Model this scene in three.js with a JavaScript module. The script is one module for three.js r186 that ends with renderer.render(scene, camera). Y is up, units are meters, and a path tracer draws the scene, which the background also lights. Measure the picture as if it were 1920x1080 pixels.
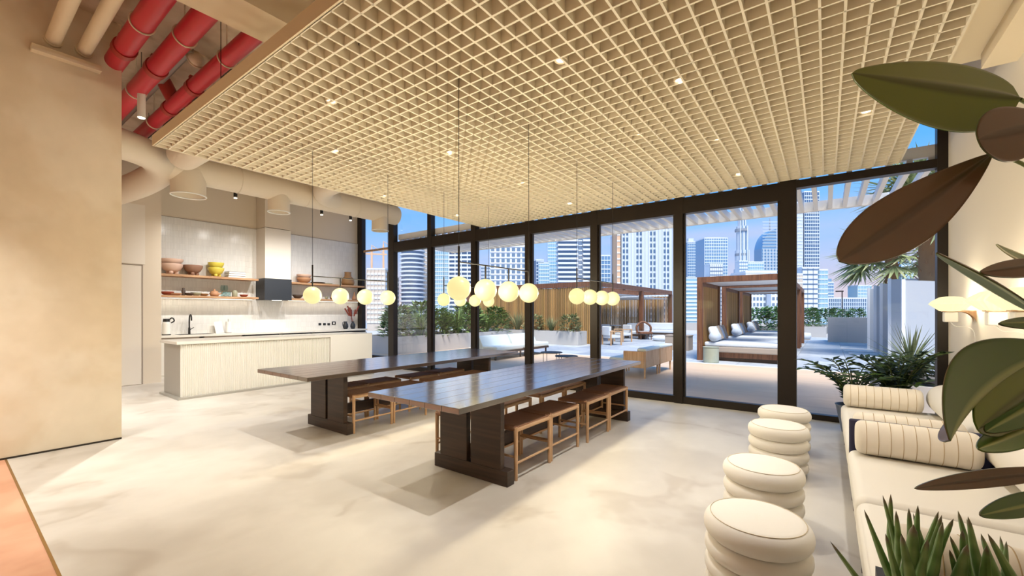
import * as THREE from 'three';
import { mergeGeometries } from 'three/addons/utils/BufferGeometryUtils.js';
import { RoundedBoxGeometry } from 'three/addons/geometries/RoundedBoxGeometry.js';
import { RectAreaLightUniformsLib } from 'three/addons/lights/RectAreaLightUniformsLib.js';
RectAreaLightUniformsLib.init();

// ---------------------------------------------------------------- camera
const FPX = 797, HORIZON = 586, EYE = 1.48, YAW = THREE.MathUtils.degToRad(36.5);
const scene = new THREE.Scene();
const camera = new THREE.PerspectiveCamera(THREE.MathUtils.radToDeg(2 * Math.atan(540 / FPX)), 1920 / 1080, 0.05, 4000);
camera.position.set(0, EYE, 0);
camera.rotation.set(0, YAW, 0);
camera.setViewOffset(1920, 1080, 0, 540 - HORIZON, 1920, 1080);
const renderer = new THREE.WebGLRenderer();
renderer.toneMapping = THREE.LinearToneMapping;
renderer.toneMappingExposure = 1.48;
renderer.shadowMap.enabled = true;

// ---------------------------------------------------------------- seeded noise
let seedState = 12345;
const rnd = () => { seedState = (seedState + 0x6d2b79f5) | 0; let t = Math.imul(seedState ^ (seedState >>> 15), 1 | seedState); t = (t + Math.imul(t ^ (t >>> 7), 61 | t)) ^ t; return ((t ^ (t >>> 14)) >>> 0) / 4294967296; };
const rr = (a, b) => a + (b - a) * rnd();
const hash = (x, y, s) => { let h = Math.imul(x, 374761393) ^ Math.imul(y, 668265263) ^ Math.imul(s, 974634777); h = Math.imul(h ^ (h >>> 13), 1274126177); return ((h ^ (h >>> 16)) >>> 0) / 4294967296; };
function vnoise(x, y, px, py, s) {   // value noise that repeats every px, py cells
  const xi = Math.floor(x), yi = Math.floor(y), fx = x - xi, fy = y - yi, u = fx * fx * (3 - 2 * fx), v = fy * fy * (3 - 2 * fy);
  const m = (a, n) => ((a % n) + n) % n, g = (a, b) => hash(m(a, px), m(b, py), s);
  return (g(xi, yi) * (1 - u) + g(xi + 1, yi) * u) * (1 - v) + (g(xi, yi + 1) * (1 - u) + g(xi + 1, yi + 1) * u) * v;
}
function fbm(u, v, nx, ny, oct, s) { let a = 0, w = 1, t = 0; for (let o = 0; o < oct; o++) { a += w * vnoise(u * nx, v * ny, nx, ny, s + o * 7); t += w; w *= 0.52; nx *= 2; ny *= 2; } return a / t; }

// ---------------------------------------------------------------- sky (computed: air and cloud only)
{
  const W = 1024, Hh = 512, data = new Float32Array(W * Hh * 4);
  const stops = [[0, [0.74, 0.62, 0.62]], [3, [0.58, 0.55, 0.68]], [6, [0.42, 0.53, 0.80]], [10, [0.25, 0.49, 0.90]], [14, [0.13, 0.44, 0.95]], [22, [0.08, 0.36, 0.90]], [40, [0.07, 0.31, 0.80]], [90, [0.06, 0.28, 0.70]]];
  for (let y = 0; y < Hh; y++) for (let x = 0; x < W; x++) {
    const el = ((y + 0.5) / Hh - 0.5) * 180, e = Math.max(0, el);
    let i = 0; while (i < stops.length - 2 && e > stops[i + 1][0]) i++;
    const k = Math.min(1, Math.max(0, (e - stops[i][0]) / (stops[i + 1][0] - stops[i][0])));
    const c = [0, 1, 2].map((n) => stops[i][1][n] * (1 - k) + stops[i + 1][1][n] * k);
    const n = fbm(x / W, el / 30, 14, 16, 5, 3), m = fbm(x / W, el / 60, 7, 10, 4, 91);
    const cover = Math.max(0, Math.min(1, (n * 0.7 + m * 0.45 - 0.56) * 4)) * Math.max(0, 1 - Math.abs(e - 7) / 13);
    const cl = [0.62, 0.56, 0.64];
    const o = (y * W + x) * 4;
    for (let q = 0; q < 3; q++) data[o + q] = (c[q] * (1 - cover * 0.5) + cl[q] * cover * 0.5) * 0.86;
    data[o + 3] = 1;
  }
  const sky = new THREE.DataTexture(data, W, Hh, THREE.RGBAFormat, THREE.FloatType);
  sky.mapping = THREE.EquirectangularReflectionMapping; sky.magFilter = THREE.LinearFilter; sky.minFilter = THREE.LinearFilter; sky.wrapS = THREE.RepeatWrapping; sky.needsUpdate = true;
  scene.background = sky; scene.environment = sky;
}
// soft high sun, added to brighten the terrace and facades
const sun = new THREE.DirectionalLight(new THREE.Color(1.0, 0.95, 0.88), 4.1);
sun.position.set(30, 95, 14); sun.target.position.set(0, 0, -30); sun.castShadow = true; sun.shadow.radius = 45;
Object.assign(sun.shadow.camera, { left: -60, right: 60, top: 60, bottom: -60, near: 1, far: 300 });
scene.add(sun, sun.target);

// ---------------------------------------------------------------- helpers
const V = (x, y, z) => new THREE.Vector3(x, y, z);
const FWD = V(-Math.sin(YAW), 0, -Math.cos(YAW)), RGT = V(Math.cos(YAW), 0, -Math.sin(YAW));
// a point of the place, measured on the photograph: its bearing (column, row) and its depth, or the plane it lies on
const ray = (u, v) => FWD.clone().addScaledVector(RGT, (u - 960) / FPX).addScaledVector(V(0, 1, 0), -(v - HORIZON) / FPX);
const at = (u, v, d) => ray(u, v).multiplyScalar(d).add(V(0, EYE, 0));
const onY = (u, v, y = 0) => { const r = ray(u, v); return r.multiplyScalar((y - EYE) / r.y).add(V(0, EYE, 0)); };
const onX = (u, v, x) => { const r = ray(u, v); return r.multiplyScalar(x / r.x).add(V(0, EYE, 0)); };
const onZ = (u, v, z) => { const r = ray(u, v); return r.multiplyScalar(z / r.z).add(V(0, EYE, 0)); };

const taken = new Map();
function numbered(name) { const n = taken.get(name) ?? 0; taken.set(name, n + 1); return n ? name + '_' + String(n).padStart(3, '0') : name; }
function mesh(name, geo, mat, parent) {
  const m = new THREE.Mesh(Array.isArray(geo) ? join(geo) : geo, mat);
  m.name = parent ? name : numbered(name); (parent ?? scene).add(m); m.castShadow = m.receiveShadow = true;
  return m;
}
function thing(name, label, category, pos = [0, 0, 0], turn = 0, group) {
  const g = new THREE.Group(); g.name = numbered(name); g.position.set(...pos); g.rotation.y = turn; scene.add(g);
  g.userData = { label, category }; if (group) g.userData.group = group;
  return g;
}
function tag(o, label, category, group) { o.userData = { ...o.userData, label, category }; if (group) o.userData.group = group; return o; }
function stuff(o, label) { o.userData.kind = 'stuff'; if (label) o.userData.label = label; return o; }
function struct(o, label, category = 'structure') { o.userData = { kind: 'structure', label, category }; return o; }
function structGroup(name, label, category) { const g = new THREE.Group(); g.name = numbered(name); scene.add(g); return struct(g, label, category); }
function dup(src, pos, turn, label, group) {
  const c = src.clone(); c.name = numbered(src.name.replace(/_\d{3}$/, '')); c.position.set(...pos); c.rotation.y = turn; scene.add(c);
  c.userData = { ...src.userData, label }; if (group) c.userData.group = group;
  return c;
}
const ni = (g) => (g.index ? g.toNonIndexed() : g);
function join(list) {
  const l = list.map((g) => { const q = ni(g); for (const k of Object.keys(q.attributes)) if (!['position', 'normal', 'uv', 'color'].includes(k)) q.deleteAttribute(k); return q; });
  return mergeGeometries(l, false);
}
function uvm(g, s = 1, swap = false) {   // uv in metres from the faces' own directions
  g = ni(g); const p = g.attributes.position, n = g.attributes.normal, uv = new Float32Array(p.count * 2);
  for (let i = 0; i < p.count; i++) {
    const ax = Math.abs(n.getX(i)), ay = Math.abs(n.getY(i)), az = Math.abs(n.getZ(i)); let a, b;
    if (ay >= ax && ay >= az) { a = p.getX(i); b = p.getZ(i); } else if (ax >= az) { a = p.getZ(i); b = p.getY(i); } else { a = p.getX(i); b = p.getY(i); }
    uv[i * 2] = (swap ? b : a) * s; uv[i * 2 + 1] = (swap ? a : b) * s;
  }
  g.setAttribute('uv', new THREE.BufferAttribute(uv, 2)); return g;
}
const bx = (x0, x1, y0, y1, z0, z1) => { const g = new THREE.BoxGeometry(Math.abs(x1 - x0), Math.abs(y1 - y0), Math.abs(z1 - z0)); g.translate((x0 + x1) / 2, (y0 + y1) / 2, (z0 + z1) / 2); return uvm(g); };
const rb = (x0, x1, y0, y1, z0, z1, r = 0.006, seg = 2) => { const g = new RoundedBoxGeometry(Math.abs(x1 - x0), Math.abs(y1 - y0), Math.abs(z1 - z0), seg, r); g.translate((x0 + x1) / 2, (y0 + y1) / 2, (z0 + z1) / 2); return uvm(g); };
function cyl(a, b, r0, r1 = r0, n = 12) {   // round bar from a to b
  const A = V(...(a.toArray ? a.toArray() : a)), B = V(...(b.toArray ? b.toArray() : b)), d = B.clone().sub(A), g = new THREE.CylinderGeometry(r1, r0, d.length(), n);
  g.applyQuaternion(new THREE.Quaternion().setFromUnitVectors(V(0, 1, 0), d.clone().normalize())); const m = A.add(B).multiplyScalar(0.5); g.translate(m.x, m.y, m.z); return g;
}
const tube = (pts, r, n = 10, seg = 24) => new THREE.TubeGeometry(new THREE.CatmullRomCurve3(pts.map((p) => (p.toArray ? p : V(...p)))), seg, r, n, false);
const lathe = (prof, n = 28) => new THREE.LatheGeometry(prof.map(([r, y]) => new THREE.Vector2(r, y)), n);
const sph = (x, y, z, r, n = 20) => { const g = new THREE.SphereGeometry(r, n, Math.round(n * 0.7)); g.translate(x, y, z); return g; };
function cushion(w, h, d, e = 0.45) {   // pillow: a soft superellipsoid with its edges drawn in
  const g = new THREE.SphereGeometry(1, 22, 14), p = g.attributes.position, sp = (c, q) => Math.sign(c) * Math.pow(Math.abs(c), q);
  for (let i = 0; i < p.count; i++) { const x = p.getX(i), y = p.getY(i), z = p.getZ(i); p.setXYZ(i, sp(x, e) * w / 2, sp(y, e) * h / 2, sp(z, 0.9) * d / 2); }
  g.computeVertexNormals(); return g;
}
const col = (hex) => new THREE.Color(hex);
function tint(g, c) { g = ni(g); const n = g.attributes.position.count, a = new Float32Array(n * 3), k = typeof c === 'string' ? col(c) : c; for (let i = 0; i < n; i++) { a[i * 3] = k.r; a[i * 3 + 1] = k.g; a[i * 3 + 2] = k.b; } g.setAttribute('color', new THREE.BufferAttribute(a, 3)); return g; }

// ---------------------------------------------------------------- textures
function tex(w, h, f, repX = 1, repY = 1, srgb = true) {
  const d = new Uint8Array(w * h * 4);
  for (let y = 0; y < h; y++) for (let x = 0; x < w; x++) { const c = f(x / w, y / h), o = (y * w + x) * 4; for (let q = 0; q < 3; q++) d[o + q] = Math.max(0, Math.min(255, (c.length ? c[q] : c) * 255)); d[o + 3] = 255; }
  const t = new THREE.DataTexture(d, w, h); t.magFilter = THREE.LinearFilter; t.minFilter = THREE.LinearFilter; t.wrapS = t.wrapT = THREE.RepeatWrapping; t.repeat.set(repX, repY); if (srgb) t.colorSpace = THREE.SRGBColorSpace; t.needsUpdate = true; return t;
}
const mix = (a, b, k) => a.map((x, i) => x + (b[i] - x) * k);
const hx = (h) => { const n = parseInt(h.slice(1), 16); return [(n >> 16) / 255, ((n >> 8) & 255) / 255, (n & 255) / 255]; };
const sstep = (a, b, x) => { const k = Math.max(0, Math.min(1, (x - a) / (b - a))); return k * k * (3 - 2 * k); };
function cement(a, b, c, s, veins = 1) {
  return (u, v) => {
    const w = fbm(u, v, 4, 4, 4, s + 40) - 0.5, n = fbm(u + w * 0.10, v + w * 0.08, 9, 8, 5, s), m = fbm(u, v, 26, 20, 3, s + 9), q = Math.abs(fbm(u + w * 0.2, v - w * 0.16, 3, 4, 5, s + 23) - 0.5);
    let k = mix(hx(a), hx(b), sstep(0.36, 0.66, n)); k = mix(k, hx(c), (1 - sstep(0, 0.05, q)) * 0.55 * veins * sstep(0.42, 0.6, n)); return k.map((x) => x + (m - 0.5) * 0.045);
  };
}
const T = {
  floor: tex(1024, 1024, cement('#cdc6bb', '#c2baae', '#aa9e8f', 5, 0.9), 1 / 5.2, 1 / 5.2),
  pink: tex(512, 512, cement('#d9a585', '#cc9575', '#e2b795', 31, 0.5), 1 / 3, 1 / 3),
  plaster: tex(512, 512, cement('#e5dac6', '#dfd1b9', '#d6c5a8', 61, 0.35), 1 / 4, 1 / 4),
  slab: tex(512, 512, cement('#dccbb4', '#c8b498', '#ad977b', 77, 0.9), 1 / 3, 1 / 3),
  stone: tex(512, 512, cement('#bcc2c8', '#adb5bd', '#9ea8b2', 83, 0.6), 1 / 2.6, 1 / 2.6),
  deck: tex(512, 512, (u, v) => { const n = fbm(u, v, 4, 28, 4, 11), m = fbm(u, v, 3, 3, 3, 14); return mix(hx('#e0c6aa'), hx('#c9ab8e'), n * 0.7 + m * 0.4).map((x) => x); }, 1 / 3, 1 / 3),
  dark: tex(512, 512, (u, v) => { const g = fbm(u, v, 3, 60, 4, 21), h = fbm(u, v, 2, 8, 3, 25); return mix(hx('#35281f'), hx('#473528'), sstep(0.3, 0.75, g * 0.6 + h * 0.4)); }, 1 / 1.2, 1 / 1.2),
  oak: tex(256, 512, (u, v) => { const g = fbm(u, v, 40, 4, 4, 51), h = fbm(u, v, 6, 3, 3, 55); return mix(hx('#cfab86'), hx('#b68f69'), sstep(0.3, 0.7, g * 0.6 + h * 0.4)); }, 1 / 0.5, 1 / 1),
  shelf: tex(512, 256, (u, v) => { const g = fbm(u, v, 4, 40, 4, 151); return mix(hx('#c49a72'), hx('#a97d57'), sstep(0.3, 0.7, g)); }, 1, 1),
  brown: tex(256, 512, (u, v) => { const g = fbm(u, v, 40, 3, 4, 71); return mix(hx('#7d5238'), hx('#5e3a26'), sstep(0.3, 0.7, g)); }, 1 / 0.5, 1 / 1.2),
  bamboo: tex(256, 256, (u, v) => { const g = fbm(u, v, 64, 3, 3, 101); return mix(hx('#cfa76c'), hx('#a07c4a'), sstep(0.25, 0.75, g)); }, 1, 1 / 2),
  kit: tex(512, 512, (u, v) => { const i = Math.floor(u * 20), j = Math.floor(v * 4 + (i % 2) * 0), fu = u * 20 % 1, fv = v * 4 % 1, e = fu < 0.09 || fv < 0.02; const t = hash(i, j, 7); return e ? hx('#d9d6d0') : mix(hx('#ebe8e2'), hx('#e3e0da'), t); }, 1 / 0.6, 1 / 0.6),
  kitB: tex(512, 512, (u, v) => { const fu = (u * 20) % 1, fv = (v * 4) % 1; const i = Math.floor(u * 20), j = Math.floor(v * 4); const d = Math.min(1, Math.min(fu, 1 - fu) * 6) * Math.min(1, Math.min(fv, 1 - fv) * 30); return d * (0.75 + 0.25 * hash(i, j, 9)) * (0.9 + 0.1 * fbm(u, v, 40, 10, 2, 3)); }, 1 / 0.6, 1 / 0.6, false),
  weave: tex(256, 256, (u, v) => { const a = Math.sin(u * Math.PI * 2 * 40), b = Math.sin(v * Math.PI * 2 * 40); return 0.5 + 0.25 * a * b + 0.25 * (fbm(u, v, 60, 60, 2, 5) - 0.5); }, 6, 6, false),
  cord: tex(256, 256, (u, v) => { const g = fbm(u, v, 60, 6, 3, 33), s = 0.5 + 0.5 * Math.sin(u * Math.PI * 2 * 48); return mix(hx('#a3785a'), hx('#7c563d'), g * 0.6 + (1 - s) * 0.4); }, 4, 4),
};
const S = (o) => new THREE.MeshStandardMaterial(o), P = (o) => new THREE.MeshPhysicalMaterial(o);
const M = {
  fin: S({ color: '#b4bbc2', roughness: 0.6 }), poufSeam: S({ color: '#cdbfa6', roughness: 0.9 }), gridPale: S({ color: '#d0d8df', roughness: 0.7 }),
  floor: S({ map: T.floor, roughness: 0.42 }), pink: S({ map: T.pink, roughness: 0.4 }), plaster: S({ map: T.plaster, roughness: 0.85 }), slab: S({ map: T.slab, roughness: 0.95 }),
  wallPale: S({ color: '#e4dbcd', roughness: 0.8 }), kitPlaster: S({ color: '#dccfbb', roughness: 0.85 }), cream: S({ color: '#e3d5ba', roughness: 0.7 }), duct: S({ color: '#dfd2bd', roughness: 0.6 }),
  grid: S({ color: '#e0d6c0', roughness: 0.65 }), gridEdge: S({ color: '#d8c9aa', roughness: 0.7 }),
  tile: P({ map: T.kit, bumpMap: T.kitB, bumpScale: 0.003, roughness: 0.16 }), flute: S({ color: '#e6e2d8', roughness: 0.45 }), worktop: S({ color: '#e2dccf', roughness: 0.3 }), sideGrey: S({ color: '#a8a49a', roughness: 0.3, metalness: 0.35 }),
  black: S({ color: '#17130f', roughness: 0.45 }), frame: S({ color: '#21180f', roughness: 0.42, metalness: 0.25 }), hood: S({ color: '#2c3036', roughness: 0.5 }), rubber: S({ color: '#2a2725', roughness: 0.8 }),
  table: P({ map: T.dark, roughness: 0.2, ior: 2.3, clearcoat: 1.0, clearcoatRoughness: 0.14 }), tableLeg: S({ map: T.dark, roughness: 0.5 }), oak: S({ map: T.oak, roughness: 0.5 }), shelf: S({ map: T.shelf, roughness: 0.5 }), cord: S({ map: T.cord, roughness: 0.8, bumpMap: T.cord, bumpScale: 0.002 }),
  fabric: P({ color: '#e3ded6', roughness: 0.95, bumpMap: T.weave, bumpScale: 0.0006, sheen: 0.3, sheenRoughness: 0.6 }), fabricWarm: P({ color: '#e6ded2', roughness: 0.95, bumpMap: T.weave, bumpScale: 0.0006 }), seam: S({ color: '#b79f7c', roughness: 0.9 }), navy: S({ color: '#2b2a45', roughness: 0.8 }),
  red: S({ color: '#c22a3c', roughness: 0.4 }), redOld: S({ color: '#a5362f', roughness: 0.45 }), steel: S({ color: '#a9a39a', roughness: 0.4, metalness: 0.7 }), darkSteel: S({ color: '#3a342d', roughness: 0.5, metalness: 0.4 }), white: S({ color: '#eeece6', roughness: 0.5 }), ceramic: P({ color: '#ece8e0', roughness: 0.25 }),
  glass: P({ color: '#ffffff', roughness: 0, transmission: 1, thickness: 0, ior: 1.5 }), brass: S({ color: '#a8834a', roughness: 0.35, metalness: 0.9 }),
  globe: S({ color: '#8d8468', emissive: new THREE.Color(1.0, 0.88, 0.40), emissiveIntensity: 0.58, roughness: 0.4 }), lens: S({ color: '#fff3da', emissive: new THREE.Color(1, 0.93, 0.78), emissiveIntensity: 3, roughness: 0.5 }), shade: S({ color: '#a89c7c', emissive: new THREE.Color(1.0, 0.88, 0.50), emissiveIntensity: 0.66, roughness: 0.9 }),
  bamboo: S({ map: T.bamboo, vertexColors: true, roughness: 0.7 }), brown: S({ map: T.brown, roughness: 0.55 }), deck: S({ map: T.deck, roughness: 0.6 }), stone: S({ map: T.stone, roughness: 0.5 }), stoneB: S({ map: T.stone, color: '#eef0f4', roughness: 0.5 }), stoneC: S({ map: T.stone, color: '#dde2ea', roughness: 0.5 }), planter: S({ color: '#b9b6b2', roughness: 0.8 }), louvre: S({ color: '#e6e8ea', roughness: 0.5 }),
  mint: S({ color: '#d3dedc', roughness: 0.9 }), outFab: S({ color: '#ced5dc', roughness: 0.9 }), outFabB: S({ color: '#b9c3cf', roughness: 0.9 }), taupe: S({ color: '#a39689', roughness: 0.85 }), sage: S({ color: '#9aa192', roughness: 0.8 }), soil: S({ color: '#3a2c20', roughness: 1 }),
  leaf: P({ vertexColors: true, roughness: 0.33, clearcoat: 0.25 }), leafMatte: S({ vertexColors: true, roughness: 0.6, side: THREE.DoubleSide }),
};

// ================================================================ the room
const CEIL = 4.85, GZ = -7.25, KX = -12.6, BAYZ = -8.42, RX = 1.17;
struct(mesh('floor', bx(KX - 0.2, RX + 0.2, -0.15, 0, GZ - 0.06, -0.415), M.floor), 'pale mottled polished cement floor of the dining hall', 'floor');
struct(mesh('floor', bx(KX - 0.2, -9.35, -0.15, 0, BAYZ - 0.06, GZ - 0.06), M.floor), 'pale cement floor of the kitchen bay by the planted window', 'floor');
struct(mesh('floor', bx(KX - 0.2, RX + 0.2, -0.15, 0, -0.40, 5.0), M.pink), 'terracotta pink cement floor beyond the brass strip', 'floor');
struct(mesh('trim_1', bx(-7.0, RX, -0.15, 0.003, -0.415, -0.40), M.brass), 'thin brass strip between pink and pale cement floors', 'trim');
struct(mesh('ceiling', bx(KX - 0.2, RX + 0.2, CEIL, CEIL + 0.25, BAYZ - 0.06, 5.0), M.slab), 'raw concrete ceiling slab above pipes and ducts', 'ceiling');
struct(mesh('wall_left', bx(-7.0, -6.65, 0, CEIL, -1.285, 5.0), M.plaster), 'tall beige plaster wall that the red pipe enters', 'wall');
struct(mesh('wall_right', bx(RX, RX + 0.2, 0, CEIL, GZ - 0.06, 5.0), M.wallPale), 'cream wall behind the long sofa with leaf lamps', 'wall');
struct(mesh('wall_back', bx(KX - 0.2, RX + 0.2, 0, CEIL, 5.0, 5.2), M.wallPale), 'cream wall closing the hall behind the viewer', 'wall');
struct(mesh('baseboard_left', bx(-6.65, -6.643, 0, 0.018, -1.285, 5.0), M.darkSteel), 'dark shadow gap strip under the beige wall', 'baseboard');
// kitchen wall: a flush door in a plain wall, then the tiled niche
{
  const w = structGroup('wall_kitchen', 'kitchen wall, pale vertical tiles below beige plaster', 'wall');
  mesh('plaster', [bx(KX - 0.2, KX, 0, CEIL, BAYZ, -2.83)], M.kitPlaster, w);
  mesh('plain_wall', [bx(KX - 0.2, -11.37, 0, CEIL, -2.83, 5.0)], M.kitPlaster, w);
  mesh('tile_cladding', bx(KX, KX + 0.018, 0.9, 3.76, BAYZ + 0.06, -2.83), M.tile, w);
  mesh('tile_capping', bx(KX, KX + 0.024, 3.76, 3.772, BAYZ + 0.06, -2.83), M.taupe, w);
  const d = structGroup('door_1', 'flush cream door beside the kitchen niche', 'door');
  mesh('door_leaf', bx(-11.37, -11.35, 0.01, 2.44, -2.50, -1.55), M.wallPale, d);
  mesh('door_frame', [bx(-11.37, -11.352, 2.45, 2.46, -2.52, -1.53), bx(-11.37, -11.352, 0, 2.46, -2.525, -2.51)], M.taupe, d);
  const p = structGroup('trim_2', 'tall flush cream panel above the door', 'trim');
  mesh('panel', bx(-11.37, -11.355, 2.475, 3.7, -2.56, -1.5), M.wallPale, p);
}
// -------- glazing
const sheet = (x0, x1, y0, y1, z) => { const g = new THREE.PlaneGeometry(x1 - x0, y1 - y0); g.translate((x0 + x1) / 2, (y0 + y1) / 2, z); return g; };
const MULL = [-9.33, -7.85, -6.41, -4.92, -3.44, -1.94, -0.44, 1.115];
for (let i = 0; i < 7; i++) {
  const last = i === 6, w = structGroup('window_' + (i + 1), ['tall glass bay next to the kitchen window', 'second glass bay, tower with balconies behind it', 'third glass bay, above the far end of the tables', 'fourth glass bay with the bamboo fence behind it', 'fifth glass bay showing the pavilion posts', 'sliding glass door facing the canopied daybeds', 'glass bay beside the sofa with palms outside'][i], i === 5 ? 'door' : 'window');
  const a = MULL[i], b = MULL[i + 1], wl = i === 0 ? 0.22 : last ? 0.2 : 0.13, x0 = a + wl / 2, x1 = last ? 1.075 : b - (i === 5 ? 0.1 : 0.065), zf = GZ + 0.07, zb = GZ - 0.07;
  mesh('mullion', bx(a - wl / 2, a + wl / 2, 0, CEIL, zf, zb), M.frame, w);
  if (last) mesh('mullion', bx(1.075, RX, 0, CEIL, zf, zb), M.frame, w);
  const b0 = last ? 3.235 : 3.085;
  mesh('bottom_rail', bx(x0, x1, 0, last ? 0.075 : 0.115, zf - 0.02, zb + 0.02), M.frame, w);
  mesh('transom', bx(x0, x1, b0, 3.34, zf - 0.005, zb), M.frame, w);
  mesh('top_rail', bx(x0, x1, CEIL - 0.08, CEIL, zf - 0.02, zb + 0.02), M.frame, w);
  if (!last && i > 0) mesh('sash_stile', [bx(x0, x0 + 0.03, 0.115, b0, GZ - 0.03, GZ + 0.03), bx(x1 - 0.03, x1, 0.115, b0, GZ - 0.03, GZ + 0.03)], M.frame, w);
  mesh('pane', sheet(x0, x1, last ? 0.075 : 0.115, b0, GZ), M.glass, w);
  mesh('pane', sheet(x0, x1, 3.34, CEIL - 0.08, GZ), M.glass, w);
}
{
  const w = structGroup('window_8', 'glass bay at the end of the kitchen worktop', 'window'), z = BAYZ;
  mesh('mullion', bx(KX, KX + 0.26, 0, CEIL, z - 0.06, z + 0.08), M.frame, w);
  mesh('bottom_rail', bx(KX + 0.26, -9.22, 0, 0.1, z - 0.05, z + 0.05), M.frame, w);
  mesh('top_rail', bx(KX + 0.26, -9.22, CEIL - 0.1, CEIL, z - 0.05, z + 0.05), M.frame, w);
  mesh('reflection_bar', bx(KX + 0.26, -9.22, 3.47, 3.53, z - 0.03, z + 0.03), M.oak, w);  // oak bar stands in for an orange reflection in the glass
  mesh('pane', sheet(KX + 0.26, -9.22, 0.1, 3.47, z), M.glass, w);
  mesh('pane', sheet(KX + 0.26, -9.22, 3.53, CEIL - 0.1, z), M.glass, w);
  { const g = new THREE.PlaneGeometry(z * -1 + GZ - 0.07, CEIL - 0.05); g.rotateY(Math.PI / 2); g.translate(-9.23, CEIL / 2, (z + GZ - 0.07) / 2); mesh('side_pane', g, M.glass, w); }
}
// -------- soffit and concrete beam
{
  const s = structGroup('ceiling_soffit', 'cream plasterboard band between ceiling grid and wall', 'ceiling');
  mesh('band', bx(0.80, RX, 3.52, CEIL, -5.0, 5.0), M.cream, s);
  mesh('cove', bx(0.98, RX, 3.40, 3.52, -4.9, 5.0), M.cream, s);
  struct(mesh('ceiling_beam', bx(-4.22, -3.78, 4.0, CEIL, -7.1, 5.0), M.cream), 'cream painted beam crossing above the red pipes', 'beam');
}
// -------- suspended lattice: every blade a part
const GY = 3.35;
{
  const g = thing('ceiling_grid', 'large suspended cream lattice ceiling of thin crossing blades', 'ceiling grid');
  const X0 = -6.06, X1 = 0.735, Z0 = -1.45, Z1 = -7.16, nx = 53, nz = 45, hh = 0.105, t = 0.0075;
  const gz = bx(-t, t, 0, hh, Z1, Z0), gx = bx(X0, X1, 0, hh, -t, t);
  for (let i = 0; i <= nx; i++) { const m = mesh('blade', gz, M.grid, g); m.position.set(X0 + (X1 - X0) * i / nx, GY, 0); }
  for (let i = 0; i <= nz; i++) { const m = mesh('cross_blade', gx, M.grid, g); m.position.set(0, GY, Z0 + (Z1 - Z0) * i / nz); }
  mesh('edge_board', bx(X0, X1, GY, GY + 0.115, Z0, Z0 + 0.02), M.gridEdge, g);
  mesh('edge_board', bx(X0 - 0.02, X0, GY, GY + 0.115, Z1, Z0 + 0.02), M.gridEdge, g);
  for (const x of [-5.2, -2.7, -0.2]) for (const z of [-1.8, -3.7, -5.6, -7.0]) mesh('hanger_rod', cyl([x, GY + 0.05, z], [x, CEIL, z], 0.004, 0.004, 6), M.darkSteel, g);
}
// -------- lamps in the ceiling
const warm = new THREE.Color(1.0, 0.99, 0.965);
function spot(x, y, z, I, half, pen, tx = x, tz = z, ty = 0, c = warm) {
  const l = new THREE.SpotLight(c, I, 0, half, pen, 2); l.position.set(x, y, z); l.target.position.set(tx, ty, tz); l.castShadow = true; l.shadow.radius = 0.7; scene.add(l, l.target); return l;
}
const downG = [lathe([[0.0, 0.0], [0.034, 0.0], [0.036, 0.006]], 18), lathe([[0.036, 0.0], [0.046, -0.004], [0.05, 0.0], [0.05, 0.11], [0.0, 0.11]], 18)];
function downlight(x, z, I, label, group, half = 0.62) {
  const t = thing('recessed_downlight', label, 'downlight', [x, GY + 0.02, z], 0, group);
  mesh('housing', downG[1], M.cream, t); mesh('lens', downG[0], M.lens, t).position.y = 0.002;
  spot(x, GY + 0.012, z, I, half, 0.75);
}
const rowName = ['at the room end', 'second from the room', 'third from the room', 'by the window wall'];
[-2.1, -3.6, -5.05, -6.5].forEach((z, i) => {
  downlight(-3.57, z, 4.6, 'small downlight in the lattice between the tables, ' + rowName[i]);
  downlight(-0.96, z, 3.5, 'small downlight in the lattice near the pouffes, ' + ['at the room end', 'second from the room', 'third from the room', 'by the window wall'][i]);
});
for (const [x, z] of [[-4.62, -2.76], [-1.6, -2.78], [-5.75, -4.3], [-5.75, -6.0], [-1.6, -4.4], [0.3, -3.3], [0.3, -5.2]]) downlight(x, z, z > -2.9 ? 10.2 : x > 0 ? 5 : 5.4, 'round downlight set between the lattice blades, lens hidden from view', 'hidden lattice downlights', z > -2.9 ? 0.72 : 0.62);
for (const [z, n] of [[-2.6, 'room end'], [-4.3, 'middle'], [-6.0, 'window end']]) {   // added tilted spots, put in to brighten the island front
  const t = thing('added_spotlight', 'added tilted spotlight brightening the island from the lattice edge, ' + n, 'spotlight', [-6.14, GY + 0.05, z]), b = new THREE.Group(); b.name = 'head'; b.rotation.z = -0.75; t.add(b);
  mesh('can', cyl([0, 0, 0], [0, 0.09, 0], 0.034, 0.034, 14), M.cream, b); mesh('lens', cyl([0, -0.004, 0], [0, 0, 0], 0.03, 0.03, 14), M.lens, b); mesh('clip', bx(-0.01, 0.08, 0.05, 0.07, -0.01, 0.01), M.cream, t);
  spot(-6.15, GY + 0.03, z, 13, 0.6, 0.8, -8.9, z, 0.35);
}
const cylG = [cyl([0, 0.012, 0], [0, 0.33, 0], 0.042, 0.042, 20), cyl([0, 0.33, 0], [0, 1.3, 0], 0.004, 0.004, 6), lathe([[0, 0.006], [0.036, 0.006], [0.038, 0.014]], 18)];
function cylinderLamp(x, y, z, I, label, group, half = 0.8) {
  const t = thing('cylinder_pendant', label, 'pendant lamp', [x, y, z], 0, group);
  mesh('body', cylG[0], M.white, t); mesh('suspension_rod', cylG[1], M.black, t).scale.y = (CEIL - y) / 1.3; mesh('lens', cylG[2], M.lens, t);
  spot(x, y - 0.004, z, I, half, 0.7);
}
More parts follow.
